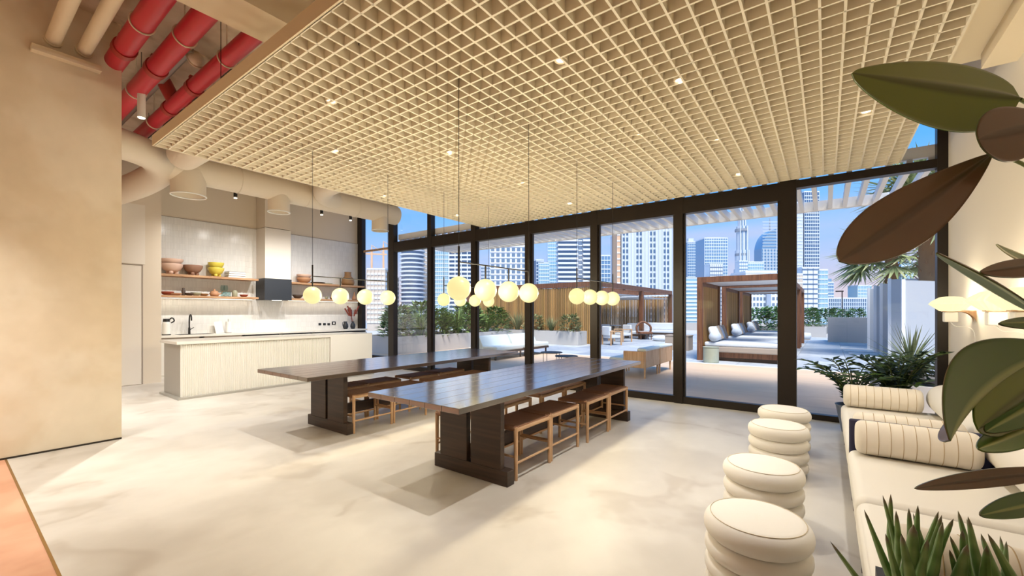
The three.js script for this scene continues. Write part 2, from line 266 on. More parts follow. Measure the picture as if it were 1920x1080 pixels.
cylinderLamp(-7.13, 3.99, -1.57, 26, 'white cylinder pendant lamp hanging before the red pipes');
for (const [x, z] of [[-8.9, -0.6], [-9.6, 1.2], [-5.5, 0.45], [-5.5, 2.0], [-2.6, 0.6], [-0.3, 1.0], [-2.4, 2.6], [-0.2, 2.8]]) cylinderLamp(x, 3.55, z, x < -5 ? 20 : 4, 'added white cylinder lamp out of view, brightening the entrance side', 'added unseen cylinder lamps', 0.9);  // added lamps out of view, lifting the hall light and washing the wall
// kitchen track spots
[[-10.0, 3.88, -3.73, 'first black spot cylinder over the island from the door side'], [-10.0, 3.88, -4.78, 'second black spot cylinder over the island'], [-10.0, 3.88, -5.63, 'third black spot cylinder over the island'], [-10.0, 3.88, -6.42, 'fourth black spot cylinder over the island, by the window']].forEach(([x, y, z, label]) => {
  const t = thing('spot_cylinder', label, 'spotlight', [x, y, z]);
  mesh('body', cyl([0, 0.03, 0], [0, 0.16, 0], 0.035, 0.035, 16), M.black, t); mesh('collar', cyl([0, 0.008, 0], [0, 0.03, 0], 0.036, 0.036, 16), M.white, t); mesh('stem', cyl([0, 0.16, 0], [0, CEIL - y, 0], 0.006, 0.006, 6), M.black, t);
  mesh('lens', cyl([0, 0.0, 0], [0, 0.008, 0], 0.03, 0.03, 14), M.lens, t);
  spot(x, y - 0.006, z, 11, 0.98, 0.7, -11.8, z, 1.0, new THREE.Color(1, 0.98, 0.95));
});
// -------- services under the slab
function redPipe(z, y, r, x0, x1, label, couplings, mat = M.red) {
  const t = thing('fire_pipe', label, 'pipe'); mesh('pipe', cyl([x0, y, z], [x1, y, z], r, r, 24), mat, t);
  for (const [x, kind] of couplings) {
    if (kind === 'ring') { const g = new THREE.TorusGeometry(r + 0.006, 0.010, 6, 28); g.rotateY(Math.PI / 2); g.translate(x, y, z); mesh('hanger_ring', [g, cyl([x, y + r, z], [x, CEIL, z], 0.008, 0.008, 6)], M.duct, t); }
    else { mesh('coupling', [cyl([x - 0.05, y, z], [x + 0.05, y, z], r + 0.014, r + 0.014, 24), bx(x - 0.03, x + 0.03, y + r * 0.7, y + r + 0.05, z - 0.02, z + 0.05)], M.redOld, t); }
  }
  return t;
}
redPipe(-1.23, 4.40, 0.097, -6.8, -4.23, 'thick red pipe entering the beige wall', [[-5.55, 'ring'], [-6.25, 'coupling']]);
redPipe(-1.555, 4.40, 0.10, -11.3, -4.23, 'thick red pipe, middle of the three', [[-5.45, 'ring'], [-6.45, 'coupling'], [-7.3, 'ring']]);
{
  const t = redPipe(-1.98, 4.40, 0.088, -11.3, -4.23, 'slimmer red pipe beside the ceiling lattice', [[-5.55, 'ring'], [-6.6, 'coupling'], [-7.55, 'coupling'], [-8.3, 'ring']]);
  mesh('branch', [cyl([-7.2, 4.4, -1.97], [-7.2, 4.4, -2.75], 0.055, 0.055, 14), cyl([-7.35, 4.45, -1.97], [-7.35, 4.68, -1.85], 0.09, 0.09, 16)], M.redOld, t);
}
for (const [z, r, label] of [[-0.735, 0.062, 'cream painted pipe ending in the beige wall, farther from the red ones'], [-0.97, 0.062, 'cream painted pipe ending in the beige wall, beside the red ones']]) { const t = thing('painted_pipe', label, 'pipe'); mesh('pipe', cyl([-6.66, 4.39, z], [-4.23, 4.39, z], r, r, 24), M.cream, t); mesh('wall_collar', cyl([-6.65, 4.39, z], [-6.61, 4.39, z], r + 0.012, r + 0.012, 24), M.cream, t); }
{
  const t = thing('pipe_ledge', 'cream ledge on the beige wall under the painted pipes', 'ledge'); mesh('board', rb(-6.65, -6.55, 4.19, 4.255, -1.10, -0.57, 0.008), M.cream, t); mesh('lip', bx(-6.55, -6.54, 4.185, 4.215, -1.10, -0.57), M.plaster, t);
  const c = thing('cable_conduit', 'bundle of thin dark conduits above the slim red pipe', 'conduit');
  for (let i = 0; i < 4; i++) mesh('conduit', cyl([-11, 4.62 + 0.03 * (i % 2), -2.25 - i * 0.11], [-6.12, 4.62 + 0.03 * (i % 2), -2.25 - i * 0.11], 0.014, 0.014, 8), M.darkSteel, c);
  for (const x of [-9.2, -7.9, -6.6]) mesh('support_rail', [bx(x - 0.015, x + 0.015, 4.585, 4.605, -2.75, -2.1), cyl([x, 4.59, -2.12], [x, CEIL, -2.12], 0.005, 0.005, 6), cyl([x, 4.59, -2.72], [x, CEIL, -2.72], 0.005, 0.005, 6)], M.steel, c);
  const k = thing('cable_tray', 'pale cable tray running under the slab by the pipes', 'cable tray');
  mesh('tray', [bx(-11, -6.12, 4.60, 4.615, -1.83, -1.71), bx(-11, -6.12, 4.60, 4.65, -1.835, -1.825), bx(-11, -6.12, 4.60, 4.65, -1.715, -1.705)], M.steel, k);
  const f = thing('flexible_duct', 'crumpled beige flexible hose behind the red pipes', 'duct'); { const pts = []; for (let i = 0; i < 9; i++) pts.push(V(-6.2 - i * 0.17, 4.58 + 0.05 * Math.sin(i * 1.3), -1.93 - 0.1 * i + 0.05 * Math.cos(i * 1.9))); mesh('hose', [tube(pts, 0.09, 10, 30), sph(pts[0].x, pts[0].y, pts[0].z, 0.09, 12), sph(pts[8].x, pts[8].y, pts[8].z, 0.09, 12)], M.slab, f); const rings = pts.map((p, i) => { const g = new THREE.TorusGeometry(0.092, 0.012, 5, 14); g.rotateY(Math.PI / 2); g.translate(p.x, p.y, p.z); return g; }); stuff(mesh('hose_rib', rings, M.slab, f)); }
}
// -------- big spiral ducts above the kitchen
{
  const t = thing('supply_duct', 'long round beige duct above the island with three open outlets', 'duct');
  const x = -9.0, y = 3.99, r = 0.235;
  mesh('main_duct', cyl([x, y, -2.35], [x, y, -7.08], r, r, 32), M.duct, t);
  mesh('end_cap', sph(x, y, -2.35, r, 28), M.duct, t);
  for (const z of [-2.62, -4.15, -6.6]) { const rO = z > -3 ? 0.255 : 0.2; const o = mesh('outlet', lathe([[rO - 0.01, 0], [rO, 0], [rO, 0.42]], 30), M.duct, t); o.position.set(x, 3.53, z); const rim = mesh('rim', new THREE.TorusGeometry(rO, 0.012, 6, 30), M.white, o); rim.rotation.x = Math.PI / 2; const dmp = mesh('damper', cyl([0, 0.10, 0], [0, 0.105, 0], rO - 0.015, rO - 0.015, 26), M.white, o); dmp.rotation.x = 0.12; }
  mesh('branch_duct', [tube([[x + 0.02, y, -5.4], [x + 0.25, y + 0.02, -5.0], [x + 0.7, y + 0.05, -4.75], [x + 1.6, y + 0.08, -4.7], [x + 3.2, y + 0.1, -4.7]], 0.2, 20, 30)], M.duct, t);
  for (const z of [-3.4, -4.7, -5.9]) { const g = new THREE.TorusGeometry(r + 0.004, 0.006, 5, 32); g.translate(x, y, z); mesh('joint', [g, cyl([x, y + r, z], [x, CEIL, z], 0.006, 0.006, 6)], M.duct, t); }
  const u = thing('return_duct', 'fat beige duct elbow behind the edge of the beige wall', 'duct');
  mesh('elbow', tube([[-8.2, 4.0, 0.2], [-8.35, 4.0, -0.9], [-8.45, 4.0, -1.6], [-8.72, 3.99, -2.05], [-9.2, 3.93, -2.28], [-9.9, 3.82, -2.2], [-10.6, 3.76, -2.05], [-11.3, 3.72, -1.9]], 0.225, 24, 44), M.duct, u);
  const v = thing('cross_duct', 'stub of beige duct dipping below the lattice corner', 'duct');
  mesh('stub', [cyl([-8.2, 3.98, -2.33], [-6.15, 3.98, -2.33], 0.225, 0.225, 28), sph(-8.2, 3.98, -2.33, 0.225, 24)], M.duct, v);
}

// ================================================================ kitchen
{
  const X = -8.85, z0 = -2.46, z1 = -6.25, xb = -9.72;
  const t = thing('kitchen_island', 'long cream fluted kitchen island with pale worktop', 'kitchen island');
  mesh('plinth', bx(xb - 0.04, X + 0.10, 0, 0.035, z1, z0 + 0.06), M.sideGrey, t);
  mesh('body', bx(xb, X - 0.03, 0.035, 0.93, z1, z0 - 0.02), M.flute, t);
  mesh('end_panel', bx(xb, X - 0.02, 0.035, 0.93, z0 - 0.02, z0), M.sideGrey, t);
  const prof = [], n = 88, L = (z0 - 0.005) - (-5.17), pts = [];
  for (let i = 0; i < n; i++) for (const [f, d] of [[0.08, 0], [0.25, 0.014], [0.5, 0.02], [0.75, 0.014], [0.92, 0]]) pts.push([(i + f) / n * L, d]);
  const sh = new THREE.Shape(); sh.moveTo(0, 0.02); sh.lineTo(0, 0); for (const [a, d] of pts) sh.lineTo(a, -d); sh.lineTo(L, 0); sh.lineTo(L, 0.02);
  const fg = new THREE.ExtrudeGeometry(sh, { depth: 0.895, bevelEnabled: false }); fg.rotateX(-Math.PI / 2); fg.rotateY(Math.PI / 2); fg.translate(X - 0.012, 0.035, z0 - 0.005);
  mesh('fluted_panel', fg, M.flute, t);
  mesh('plain_panel', rb(X - 0.03, X + 0.02, 0.035, 0.985, z1, -5.175, 0.004), M.worktop, t);
  mesh('worktop', rb(xb - 0.02, X + 0.04, 0.935, 0.985, -5.17, z0 + 0.06, 0.004), M.worktop, t);
  mesh('worktop_end', rb(xb - 0.02, X - 0.03, 0.935, 0.985, z1, -5.17, 0.004), M.worktop, t);
}
// back run of base units, each a thing, one worktop over them
{
  const zs = [-2.86, -3.78, -4.70, -5.62, -6.54, -7.46, -8.34], nm = ['under the black tap', 'beside the sink unit', 'under the paper roll', 'below the black hood', 'below the sockets', 'next to the window'];
  for (let i = 0; i < 6; i++) {
    const t = thing('base_cabinet', 'cream handleless base cabinet ' + nm[i], 'cabinet', [0, 0, 0], 0, 'kitchen base cabinets');
    mesh('body', bx(KX + 0.02, -12.08, 0.0, 0.86, zs[i + 1] + 0.003, zs[i] - 0.003), M.worktop, t);
    mesh('door', rb(-12.08, -12.06, 0.06, i > 2 ? 0.84 : 0.87, zs[i + 1] + 0.006, zs[i] - 0.006, 0.003), M.worktop, t);
    mesh('finger_groove', bx(-12.085, -12.072, 0.855, 0.905, zs[i + 1] + 0.05, zs[i] - 0.05), i === 0 || i === 1 ? M.taupe : M.black, t);
  }
  tag(mesh('worktop', rb(KX + 0.02, -12.03, 0.905, 0.955, -8.34, -2.85, 0.004), M.worktop), 'long cream worktop along the tiled kitchen wall', 'worktop');
  const s = thing('kitchen_sink', 'black undermount sink below the black tap', 'sink', [-12.3, 0.955, -3.7]); mesh('rim', bx(-0.19, 0.19, 0, 0.004, -0.34, 0.34), M.black, s); mesh('drain', cyl([0, 0.004, 0], [0, 0.007, 0], 0.03, 0.03, 16), M.steel, s);
  const p0 = onX(355, 626, -12.46), f = thing('kitchen_tap', 'tall black swan-neck tap on the back worktop', 'tap', [p0.x, 0.955, p0.z]);
  mesh('base', cyl([0, 0, 0], [0, 0.16, 0], 0.026, 0.022, 14), M.black, f); mesh('spout', tube([[0, 0.15, 0], [0, 0.34, 0], [0.03, 0.44, 0], [0.09, 0.47, 0], [0.14, 0.43, 0], [0.15, 0.33, 0]], 0.016, 10, 26), M.black, f); mesh('handle', cyl([0, 0.1, 0], [0.01, 0.16, -0.09], 0.009, 0.008, 8), M.black, f);
  const q = onX(309, 626, -12.35), j = thing('water_jug', 'white insulated jug with black handle on the worktop end', 'jug', [q.x, 0.955, q.z - 0.03]);
  mesh('body', lathe([[0, 0.012], [0.075, 0.012], [0.08, 0.03], [0.078, 0.26], [0.066, 0.31], [0, 0.31]], 22), M.ceramic, j); mesh('base_ring', cyl([0, 0, 0], [0, 0.014, 0], 0.085, 0.085, 20), M.black, j); mesh('lid', [cyl([0, 0.31, 0], [0, 0.38, 0], 0.068, 0.06, 20), tube([[0.02, 0.36, -0.05], [0.03, 0.40, -0.1], [0.03, 0.33, -0.14], [0.02, 0.28, -0.08]], 0.014, 8, 16)], M.black, j);
  const r0 = onX(428, 622, -12.4), r1 = thing('paper_roll', 'white paper towel roll on a stand', 'paper roll', [-12.4, 0.955, r0.z]);
  mesh('roll', cyl([0, 0.015, 0], [0, 0.29, 0], 0.058, 0.058, 22), M.white, r1); mesh('stand', [cyl([0, 0, 0], [0, 0.015, 0], 0.075, 0.075, 20), cyl([0, 0.29, 0], [0, 0.36, 0], 0.008, 0.008, 8)], M.steel, r1);
  const r2 = onX(412, 622, -12.44), bd = thing('leaning_board', 'white board leaning against the tiles beside the paper roll', 'board', [-12.42, 0.957, r2.z + 0.0]);
  const bm = mesh('panel', rb(-0.008, 0.008, 0, 0.30, -0.09, 0.09, 0.006), M.white, bd); bm.rotation.z = 0.22; bm.rotation.x = 0.12;
  // sockets
  [[600, 608, 0.034], [608.5, 608, 0.034], [616.5, 608, 0.034], [626, 606, 0.052]].forEach(([u, v, h], i) => { const p = onX(u, v, KX + 0.03), o = thing('wall_socket', i < 3 ? 'small black wall socket, ' + ['first', 'second', 'third'][i] + ' in the row on the tiles' : 'larger square black control plate on the tiles', 'socket', [KX + 0.018, p.y, p.z]); mesh('plate', rb(0, 0.012, -h, h, -h * 1.25, h * 1.25, 0.003), M.black, o); mesh('insert', rb(0.012, 0.016, -h * 0.5, h * 0.5, -h * 0.55, h * 0.55, 0.002), i < 3 ? M.hood : M.white, o); });
  // two dark vases with dried flowers
  const vA = thing('dark_jug', 'small dark grey jug by the kitchen window', 'jug', [-12.3, 0.955, -7.72]); mesh('body', lathe([[0, 0], [0.055, 0], [0.085, 0.07], [0.075, 0.15], [0.045, 0.2], [0.055, 0.24]], 22), M.hood, vA); mesh('handle', tube([[0.02, 0.21, 0.045], [0.02, 0.22, 0.1], [0.02, 0.12, 0.11], [0.02, 0.09, 0.075]], 0.008, 8, 14), M.hood, vA);
  const vB = thing('dark_vase', 'dark grey vase holding dried rust red flowers', 'vase', [-12.3, 0.955, -7.98]); mesh('body', lathe([[0, 0], [0.05, 0], [0.08, 0.06], [0.075, 0.13], [0.035, 0.2], [0.04, 0.24]], 22), M.hood, vB);
  const fl = thing('dried_flowers', 'dried rust red grass plumes standing in the dark vase', 'flowers', [-12.3, 1.1, -7.98]), rust = S({ color: '#8a4438', roughness: 0.95 });
  for (let i = 0; i < 9; i++) { const a = rr(-0.16, 0.2), b = rr(-0.1, 0.1), h = rr(0.42, 0.6); mesh('plume', [cyl([0, 0, 0], [b * 0.7, h * 0.7, a * 0.7], 0.004, 0.003, 5), tube([[b * 0.6, h * 0.55, a * 0.6], [b * 0.9, h * 0.8, a], [b, h, a * 1.35]], 0.022, 6, 8)], rust, fl); }
  // hood
  const h = thing('cooker_hood', 'cooker hood with pale chimney and dark grey box', 'cooker hood');
  mesh('chimney', bx(KX + 0.02, -12.06, 2.40, 3.76, -5.885, -5.205), M.wallPale, h); mesh('upper_chimney', bx(KX + 0.02, -12.062, 3.775, CEIL, -5.883, -5.207), M.kitPlaster, h); mesh('hood_box', bx(KX + 0.02, -12.045, 1.82, 2.40, -5.90, -5.19), M.hood, h); mesh('hood_light', bx(-12.2, -12.1, 1.812, 1.822, -5.66, -5.44), M.lens, h);
  spot(-12.2, 1.80, -5.55, 1.0, 0.8, 0.8);
}
// shelves
const shelfZ = { L: [-5.08, -2.92], R: [-8.30, -5.95] };
function shelf(y, side, label) { const [a, b] = shelfZ[side]; return tag(mesh('wall_shelf', rb(KX + 0.018, -12.14, y - 0.05, y, a, b, 0.003), M.shelf), label, 'shelf'); }
shelf(2.375, 'L', 'upper oak shelf with pink, brown and yellow bowls'); shelf(1.885, 'L', 'lower oak shelf with glasses and small dishes above the tap'); shelf(2.345, 'R', 'upper oak shelf between hood and window'); shelf(1.885, 'R', 'lower oak shelf between hood and window');
// strip lights under the lower shelves
for (const [a, b, n] of [[-5.05, -2.95, 'tap'], [-8.25, -6.0, 'sockets']]) {
  const t = thing('strip_light', 'slim warm strip light under the lower shelf above the ' + n, 'strip light'); mesh('housing', bx(-12.46, -12.42, 1.825, 1.835, a, b), M.steel, t); mesh('diffuser', bx(-12.458, -12.422, 1.821, 1.825, a, b), M.lens, t);
  const l = new THREE.RectAreaLight(new THREE.Color(1, 0.92, 0.78), 4, 0.036, b - a); l.position.set(-12.44, 1.818, (a + b) / 2); l.rotation.set(-Math.PI / 2, 0, 0); scene.add(l);
}
const bowlProf = (r, h) => [[0, 0.01], [r * 0.35, 0], [r * 0.75, h * 0.28], [r * 0.98, h * 0.72], [r, h], [r * 0.93, h], [r * 0.88, h * 0.7], [r * 0.6, h * 0.3], [0, h * 0.2]];
function footedBowl(u, y, r, h, mat, label, stack = 0) {
  const p = onX(u, 500, -12.36), t = thing('footed_bowl', label, 'bowl', [-12.36, y, p.z]);
  for (let i = 0; i < 3; i++) { const a = i * 2.1 + 0.4; mesh('foot', sph(Math.cos(a) * r * 0.42, h * 0.18, Math.sin(a) * r * 0.42, h * 0.18, 12), mat, t); }
  const b = mesh('bowl', lathe(bowlProf(r, h * 0.8), 26), mat, t); b.position.y = h * 0.2;
}
const cPink = P({ color: '#dcb9a4', roughness: 0.5 }), cBrown = P({ color: '#96705a', roughness: 0.5 }), cYel = P({ color: '#d9c64e', roughness: 0.4 }), cTerra = P({ color: '#c08f6a', roughness: 0.6 }), cDk = P({ color: '#54443a', roughness: 0.5 }), cWood = S({ color: '#9a7248', roughness: 0.6 }), cRust = S({ color: '#9c4a32', roughness: 0.7 }), cSage = P({ color: '#a5a48a', roughness: 0.45 }), cGlass = P({ color: '#e8f2f2', roughness: 0.02, transmission: 1, thickness: 0 });
footedBowl(322, 2.375, 0.215, 0.25, cPink, 'large pink footed bowl, under another pink bowl');
{ const p = onX(322, 500, -12.36), t = tag(mesh('serving_bowl', lathe(bowlProf(0.222, 0.15), 26), cPink), 'wide pink bowl stacked in the pink footed bowl', 'bowl'); t.position.set(-12.36, 2.375 + 0.21, p.z); }
footedBowl(362, 2.375, 0.195, 0.25, cBrown, 'brown footed bowl on the upper shelf');
footedBowl(405, 2.375, 0.175, 0.23, cYel, 'yellow footed bowl, lower of the stacked yellow pair');
{ const p = onX(405, 500, -12.36), t = tag(mesh('serving_bowl', lathe(bowlProf(0.172, 0.17), 26), cYel), 'yellow bowl stacked on the yellow footed bowl', 'bowl'); t.position.set(-12.36, 2.375 + 0.19, p.z); }
[['#3b342e', 'dark book at the bottom of the shelf stack'], ['#e6e0d6', 'white book in the middle of the shelf stack'], ['#4d5158', 'slate book on top of the shelf stack']].forEach(([c, label], i) => { const p = onX(441, 500, -12.43), b = thing('book', label, 'book', [-12.43, 2.375 + i * 0.055, p.z], 0.05 * (i - 1)); b.scale.set(1.3, 1.5, 1.3); mesh('cover', [bx(-0.1, 0.1, 0, 0.004, -0.15, 0.15), bx(-0.1, 0.1, 0.031, 0.035, -0.15, 0.15), bx(-0.1, -0.096, 0, 0.035, -0.15, 0.15)], S({ color: c, roughness: 0.6 }), b); mesh('page_block', bx(-0.094, 0.096, 0.004, 0.031, -0.146, 0.146), M.white, b); });
// lower shelf, left of the hood: dishes, jars and glasses
function small(name, u, y, side, geo, mat, label, cat) { const p = onX(u, 500, -12.42), o = tag(mesh(name, geo, mat), label, cat); o.position.set(-12.35, y, p.z); o.scale.setScalar(y > 2 ? 1.3 : 1.12); return o; }
small('serving_dish', 312, 1.885, 'L', lathe(bowlProf(0.11, 0.075), 22), cRust, 'rust red shallow dish at the column end of the lower shelf', 'dish');
small('stoneware_plate', 326, 1.885, 'L', lathe([[0, 0], [0.07, 0], [0.12, 0.03], [0.125, 0.045], [0.06, 0.03], [0, 0.03]], 24), cTerra, 'terracotta plate beside the rust red dish', 'plate');
small('pepper_mill', 342, 1.885, 'L', lathe([[0, 0], [0.035, 0], [0.03, 0.06], [0.038, 0.1], [0.02, 0.13], [0.024, 0.16], [0, 0.17]], 16), cDk, 'dark pepper mill on the lower shelf', 'mill');
small('small_bowl', 353, 1.885, 'L', lathe(bowlProf(0.09, 0.06), 22), cDk, 'dark low bowl beside the pepper mill', 'bowl');
small('small_bowl', 366, 1.885, 'L', lathe(bowlProf(0.10, 0.075), 22), cSage, 'sage green bowl on the lower shelf', 'bowl');
small('small_bowl', 380, 1.885, 'L', lathe(bowlProf(0.09, 0.055), 22), cWood, 'wooden low bowl after the sage green bowl', 'bowl');
small('teapot', 400, 1.885, 'L', [lathe([[0, 0], [0.07, 0], [0.095, 0.06], [0.06, 0.12], [0.02, 0.13], [0.02, 0.16], [0, 0.165]], 20), tube([[0, 0.05, -0.085], [0, 0.08, -0.14], [0, 0.12, -0.16]], 0.012, 8, 10)], cTerra, 'round terracotta teapot on the lower shelf', 'teapot');
[415, 421.5, 428].forEach((u, i) => { const p = onX(u, 500, -12.42), g = thing('drinking_glass', 'clear tumbler, ' + ['first', 'second', 'third'][i] + ' of three beside the teapot', 'glass', [-12.36, 1.885, p.z]); g.scale.setScalar(1.0); mesh('tumbler', lathe([[0, 0], [0.035, 0], [0.04, 0.13], [0.037, 0.13], [0.033, 0.008], [0, 0.008]], 18), cGlass, g); });
[418, 424].forEach((u, i) => { const p = onX(u, 500, -12.5), g = thing('wine_glass', 'stemmed glass ' + ['above the first', 'above the last'][i] + ' tumbler at the tiles', 'glass', [-12.52, 1.885, p.z]); g.scale.setScalar(1.2); mesh('bowl', lathe([[0.004, 0.11], [0.04, 0.14], [0.042, 0.2], [0.034, 0.25]], 16), cGlass, g); mesh('stem', lathe([[0, 0], [0.034, 0], [0.034, 0.003], [0.004, 0.01], [0.004, 0.11]], 14), cGlass, g); });
small('storage_jar', 438, 1.885, 'L', lathe([[0, 0], [0.055, 0], [0.058, 0.12], [0.04, 0.14], [0.042, 0.155], [0, 0.16]], 20), cSage, 'grey green jar beside the tumblers', 'jar');
small('small_bowl', 455, 1.885, 'L', lathe(bowlProf(0.085, 0.06), 20), cRust, 'rust brown bowl at the hood end of the lower shelf', 'bowl');
// right-hand shelves
small('wide_bowl', 568, 2.345, 'R', lathe(bowlProf(0.15, 0.12), 24), cTerra, 'terracotta bowl at the bottom of the stack beside the hood', 'bowl'); small('wide_bowl', 568, 2.465, 'R', lathe(bowlProf(0.155, 0.10), 24), cPink, 'pink clay bowl stacked on the terracotta bowl', 'bowl');
small('wooden_tray', 594, 2.345, 'R', lathe([[0, 0], [0.13, 0], [0.16, 0.03], [0.15, 0.035], [0.12, 0.012], [0, 0.012]], 22), cDk, 'dark shallow tray on the upper shelf by the pendant bar', 'tray'); small('woven_plate', 610, 2.345, 'R', lathe([[0, 0], [0.10, 0], [0.14, 0.025], [0.09, 0.015], [0, 0.014]], 20), cSage, 'grey green plate beside the dark tray', 'plate');
small('clay_vase', 650, 2.345, 'R', lathe([[0, 0], [0.13, 0], [0.155, 0.07], [0.14, 0.16], [0.085, 0.22], [0.075, 0.30], [0.085, 0.33], [0.07, 0.33], [0.06, 0.2], [0, 0.2]], 26), cWood, 'brown clay vase on the upper shelf by the window', 'vase');
small('small_bowl', 556, 1.885, 'R', lathe(bowlProf(0.12, 0.1), 22), cDk, 'dark bowl on the lower shelf beside the hood', 'bowl'); small('coffee_cup', 610, 1.885, 'R', lathe(bowlProf(0.05, 0.08), 18), cSage, 'sage cup on the lower shelf behind the globes', 'cup'); small('small_bowl', 622, 1.885, 'R', lathe(bowlProf(0.09, 0.06), 20), cWood, 'wooden bowl next to the sage cup', 'bowl');
small('bud_vase', 662, 1.885, 'R', lathe([[0, 0], [0.06, 0], [0.07, 0.05], [0.02, 0.15], [0.018, 0.22], [0.025, 0.23]], 18), cTerra, 'slender terracotta bud vase at the window end', 'vase');

// ================================================================ long tables and stools
function makeTable(label, x0, x1, z0, z1, fx0, fx1, fz0, fz1) {
  const t = thing('dining_table', label, 'table', [(x0 + x1) / 2, 0, (z0 + z1) / 2]), cx = (x0 + x1) / 2, cz = (z0 + z1) / 2, n = 6, w = (x1 - x0) / n, top = 0.775;
  for (let i = 0; i < n; i++) { const g = rb(x0 + i * w + 0.0012, x0 + (i + 1) * w - 0.0012, top - 0.045, top, z1, z0, 0.0035); const uv = g.attributes.uv, p = g.attributes.position; for (let q = 0; q < uv.count; q++) uv.setXY(q, p.getZ(q) / 2.2 + i * 0.37, p.getX(q) + p.getY(q)); g.translate(-cx, 0, -cz); mesh('plank', g, M.table, t); }
  for (const [za, zb, zs] of [[fz0, fz0 - 0.10, fz0 - 0.03], [fz1 + 0.10, fz1, fz1 + 0.03]]) {
    const f = rb(fx0, fx1, 0, 0.13, zb, za, 0.006); f.translate(-cx, 0, -cz); mesh('foot', f, M.tableLeg, t);
    const sx = fx0 + 0.075, sw = (fx1 - fx0 - 0.15 - 0.05) / 2, zc = zs;
    for (let s = 0; s < 2; s++) { const g = rb(sx + s * (sw + 0.05), sx + s * (sw + 0.05) + sw, 0.13, top - 0.045, zc - 0.028, zc + 0.028, 0.004); g.translate(-cx, 0, -cz); mesh('leg_slab', g, M.tableLeg, t); }
  }
  const st = rb((fx0 + fx1) / 2 - 0.03, (fx0 + fx1) / 2 + 0.03, 0.15, 0.28, fz1 + 0.05, fz0 - 0.05, 0.005); st.translate(-cx, 0, -cz); mesh('stretcher', st, M.tableLeg, t);
  return t;
}
makeTable('long dark wooden table on the sofa side of the hall', -3.27, -2.16, -2.27, -6.06, -3.05, -2.165, -2.86, -5.66);
makeTable('long dark wooden table on the kitchen side of the hall', -5.70, -4.50, -2.37, -6.27, -5.55, -4.64, -2.93, -5.75);
const stool0 = (() => {
  const t = thing('oak_stool', '', 'stool'); const L = 0.60, D = 0.40, h = 0.455, r = 0.019;
  for (const sx of [-1, 1]) for (const sz of [-1, 1]) mesh('leg', cyl([sx * (D / 2 - r), 0, sz * (L / 2 - r)], [sx * (D / 2 - r), h + 0.012, sz * (L / 2 - r)], r * 0.85, r * 1.05, 12), M.oak, t);
  for (const sx of [-1, 1]) { mesh('seat_rail', cyl([sx * (D / 2 - r), h - 0.012, -L / 2 + r], [sx * (D / 2 - r), h - 0.012, L / 2 - r], 0.019, 0.019, 10), M.oak, t); mesh('stretcher', cyl([sx * (D / 2 - r), 0.15, -L / 2 + r], [sx * (D / 2 - r), 0.15, L / 2 - r], 0.0115, 0.0115, 8), M.oak, t); }
  for (const sz of [-1, 1]) { mesh('seat_rail', cyl([-D / 2 + r, h - 0.002, sz * (L / 2 - r)], [D / 2 - r, h - 0.002, sz * (L / 2 - r)], 0.021, 0.021, 10), M.cord, t); mesh('stretcher', cyl([-D / 2 + r, 0.205, sz * (L / 2 - r)], [D / 2 - r, 0.205, sz * (L / 2 - r)], 0.0115, 0.0115, 8), M.oak, t); }
  const g = new THREE.BoxGeometry(D - 0.03, 0.03, L - 0.085, 10, 1, 12), p = g.attributes.position;   // woven cord seat, slightly sagging
  for (let i = 0; i < p.count; i++) { const x = p.getX(i) / (D / 2), z = p.getZ(i) / (L / 2); p.setY(i, p.getY(i) - 0.012 * (1 - x * x) * (1 - z * z)); }
  g.translate(0, h, 0); g.computeVertexNormals(); mesh('woven_seat', g, M.cord, t);
  for (const sz of [-1, 1]) mesh('cord_edge', rb(-D / 2 + 0.04, D / 2 - 0.04, h - 0.022, h + 0.02, sz * (L / 2 - 0.045) - 0.012, sz * (L / 2 - 0.045) + 0.012, 0.008), M.cord, t);
  return t;
})();
const zSt = [-3.31, -3.92, -4.68, -5.32], ordinal = ['first', 'second', 'third', 'fourth'];
let firstStool = true;
for (const [x, who] of [[-2.37, 'sofa side of the sofa-side table'], [-3.00, 'kitchen side of the sofa-side table'], [-4.82, 'sofa side of the kitchen-side table'], [-5.40, 'kitchen side of the kitchen-side table']]) {
  zSt.forEach((z, i) => {
    const label = ordinal[i] + ' oak stool from the room end, ' + who, grp = 'oak stools at the long tables', dx = i === 1 ? 0.02 : i === 2 ? 0.0 : 0.01;
    if (firstStool) { stool0.position.set(x - dx, 0, z); stool0.userData = { label, category: 'stool', group: grp }; firstStool = false; } else dup(stool0, [x - dx, 0, z], 0, label, grp);
  });
}
// ================================================================ globe pendants
function pendant(x, zA, zB, label) {
  const t = thing('globe_pendant', label, 'pendant lamp', [x, 0, 0]), yb = 1.90, yg = 1.68, r = 0.10;
  mesh('bar', cyl([0, yb, zA], [0, yb, zB], 0.006, 0.006, 8), M.black, t);
  for (let i = 0; i < 4; i++) {
    const z = zA + (zB - zA) * i / 3;
    mesh('drop_rod', cyl([0, yg + r - 0.004, z], [0, i === 0 || i === 3 ? yb + 0.13 : yb, z], i === 0 || i === 3 ? 0.009 : 0.007, i === 0 || i === 3 ? 0.009 : 0.007, 8), M.black, t);
    mesh('globe', sph(0, yg, z, r, 28), M.globe, t);
    const l = new THREE.PointLight(new THREE.Color(1, 0.88, 0.62), 1.0, 0, 2); l.position.set(x, yg, z); l.castShadow = true; l.shadow.radius = 3; scene.add(l);
    if (i === 0 || i === 3) mesh('cable', cyl([0, yb + 0.13, z], [0, CEIL, z], 0.0028, 0.0028, 6), M.black, t);
  }
}
pendant(-2.45, -2.57, -3.60, 'four-globe pendant bar at the room end of the sofa-side table');
pendant(-4.78, -2.58, -3.63, 'four-globe pendant bar at the room end of the kitchen-side table');
pendant(-2.47, -4.68, -5.77, 'four-globe pendant bar at the window end of the sofa-side table');
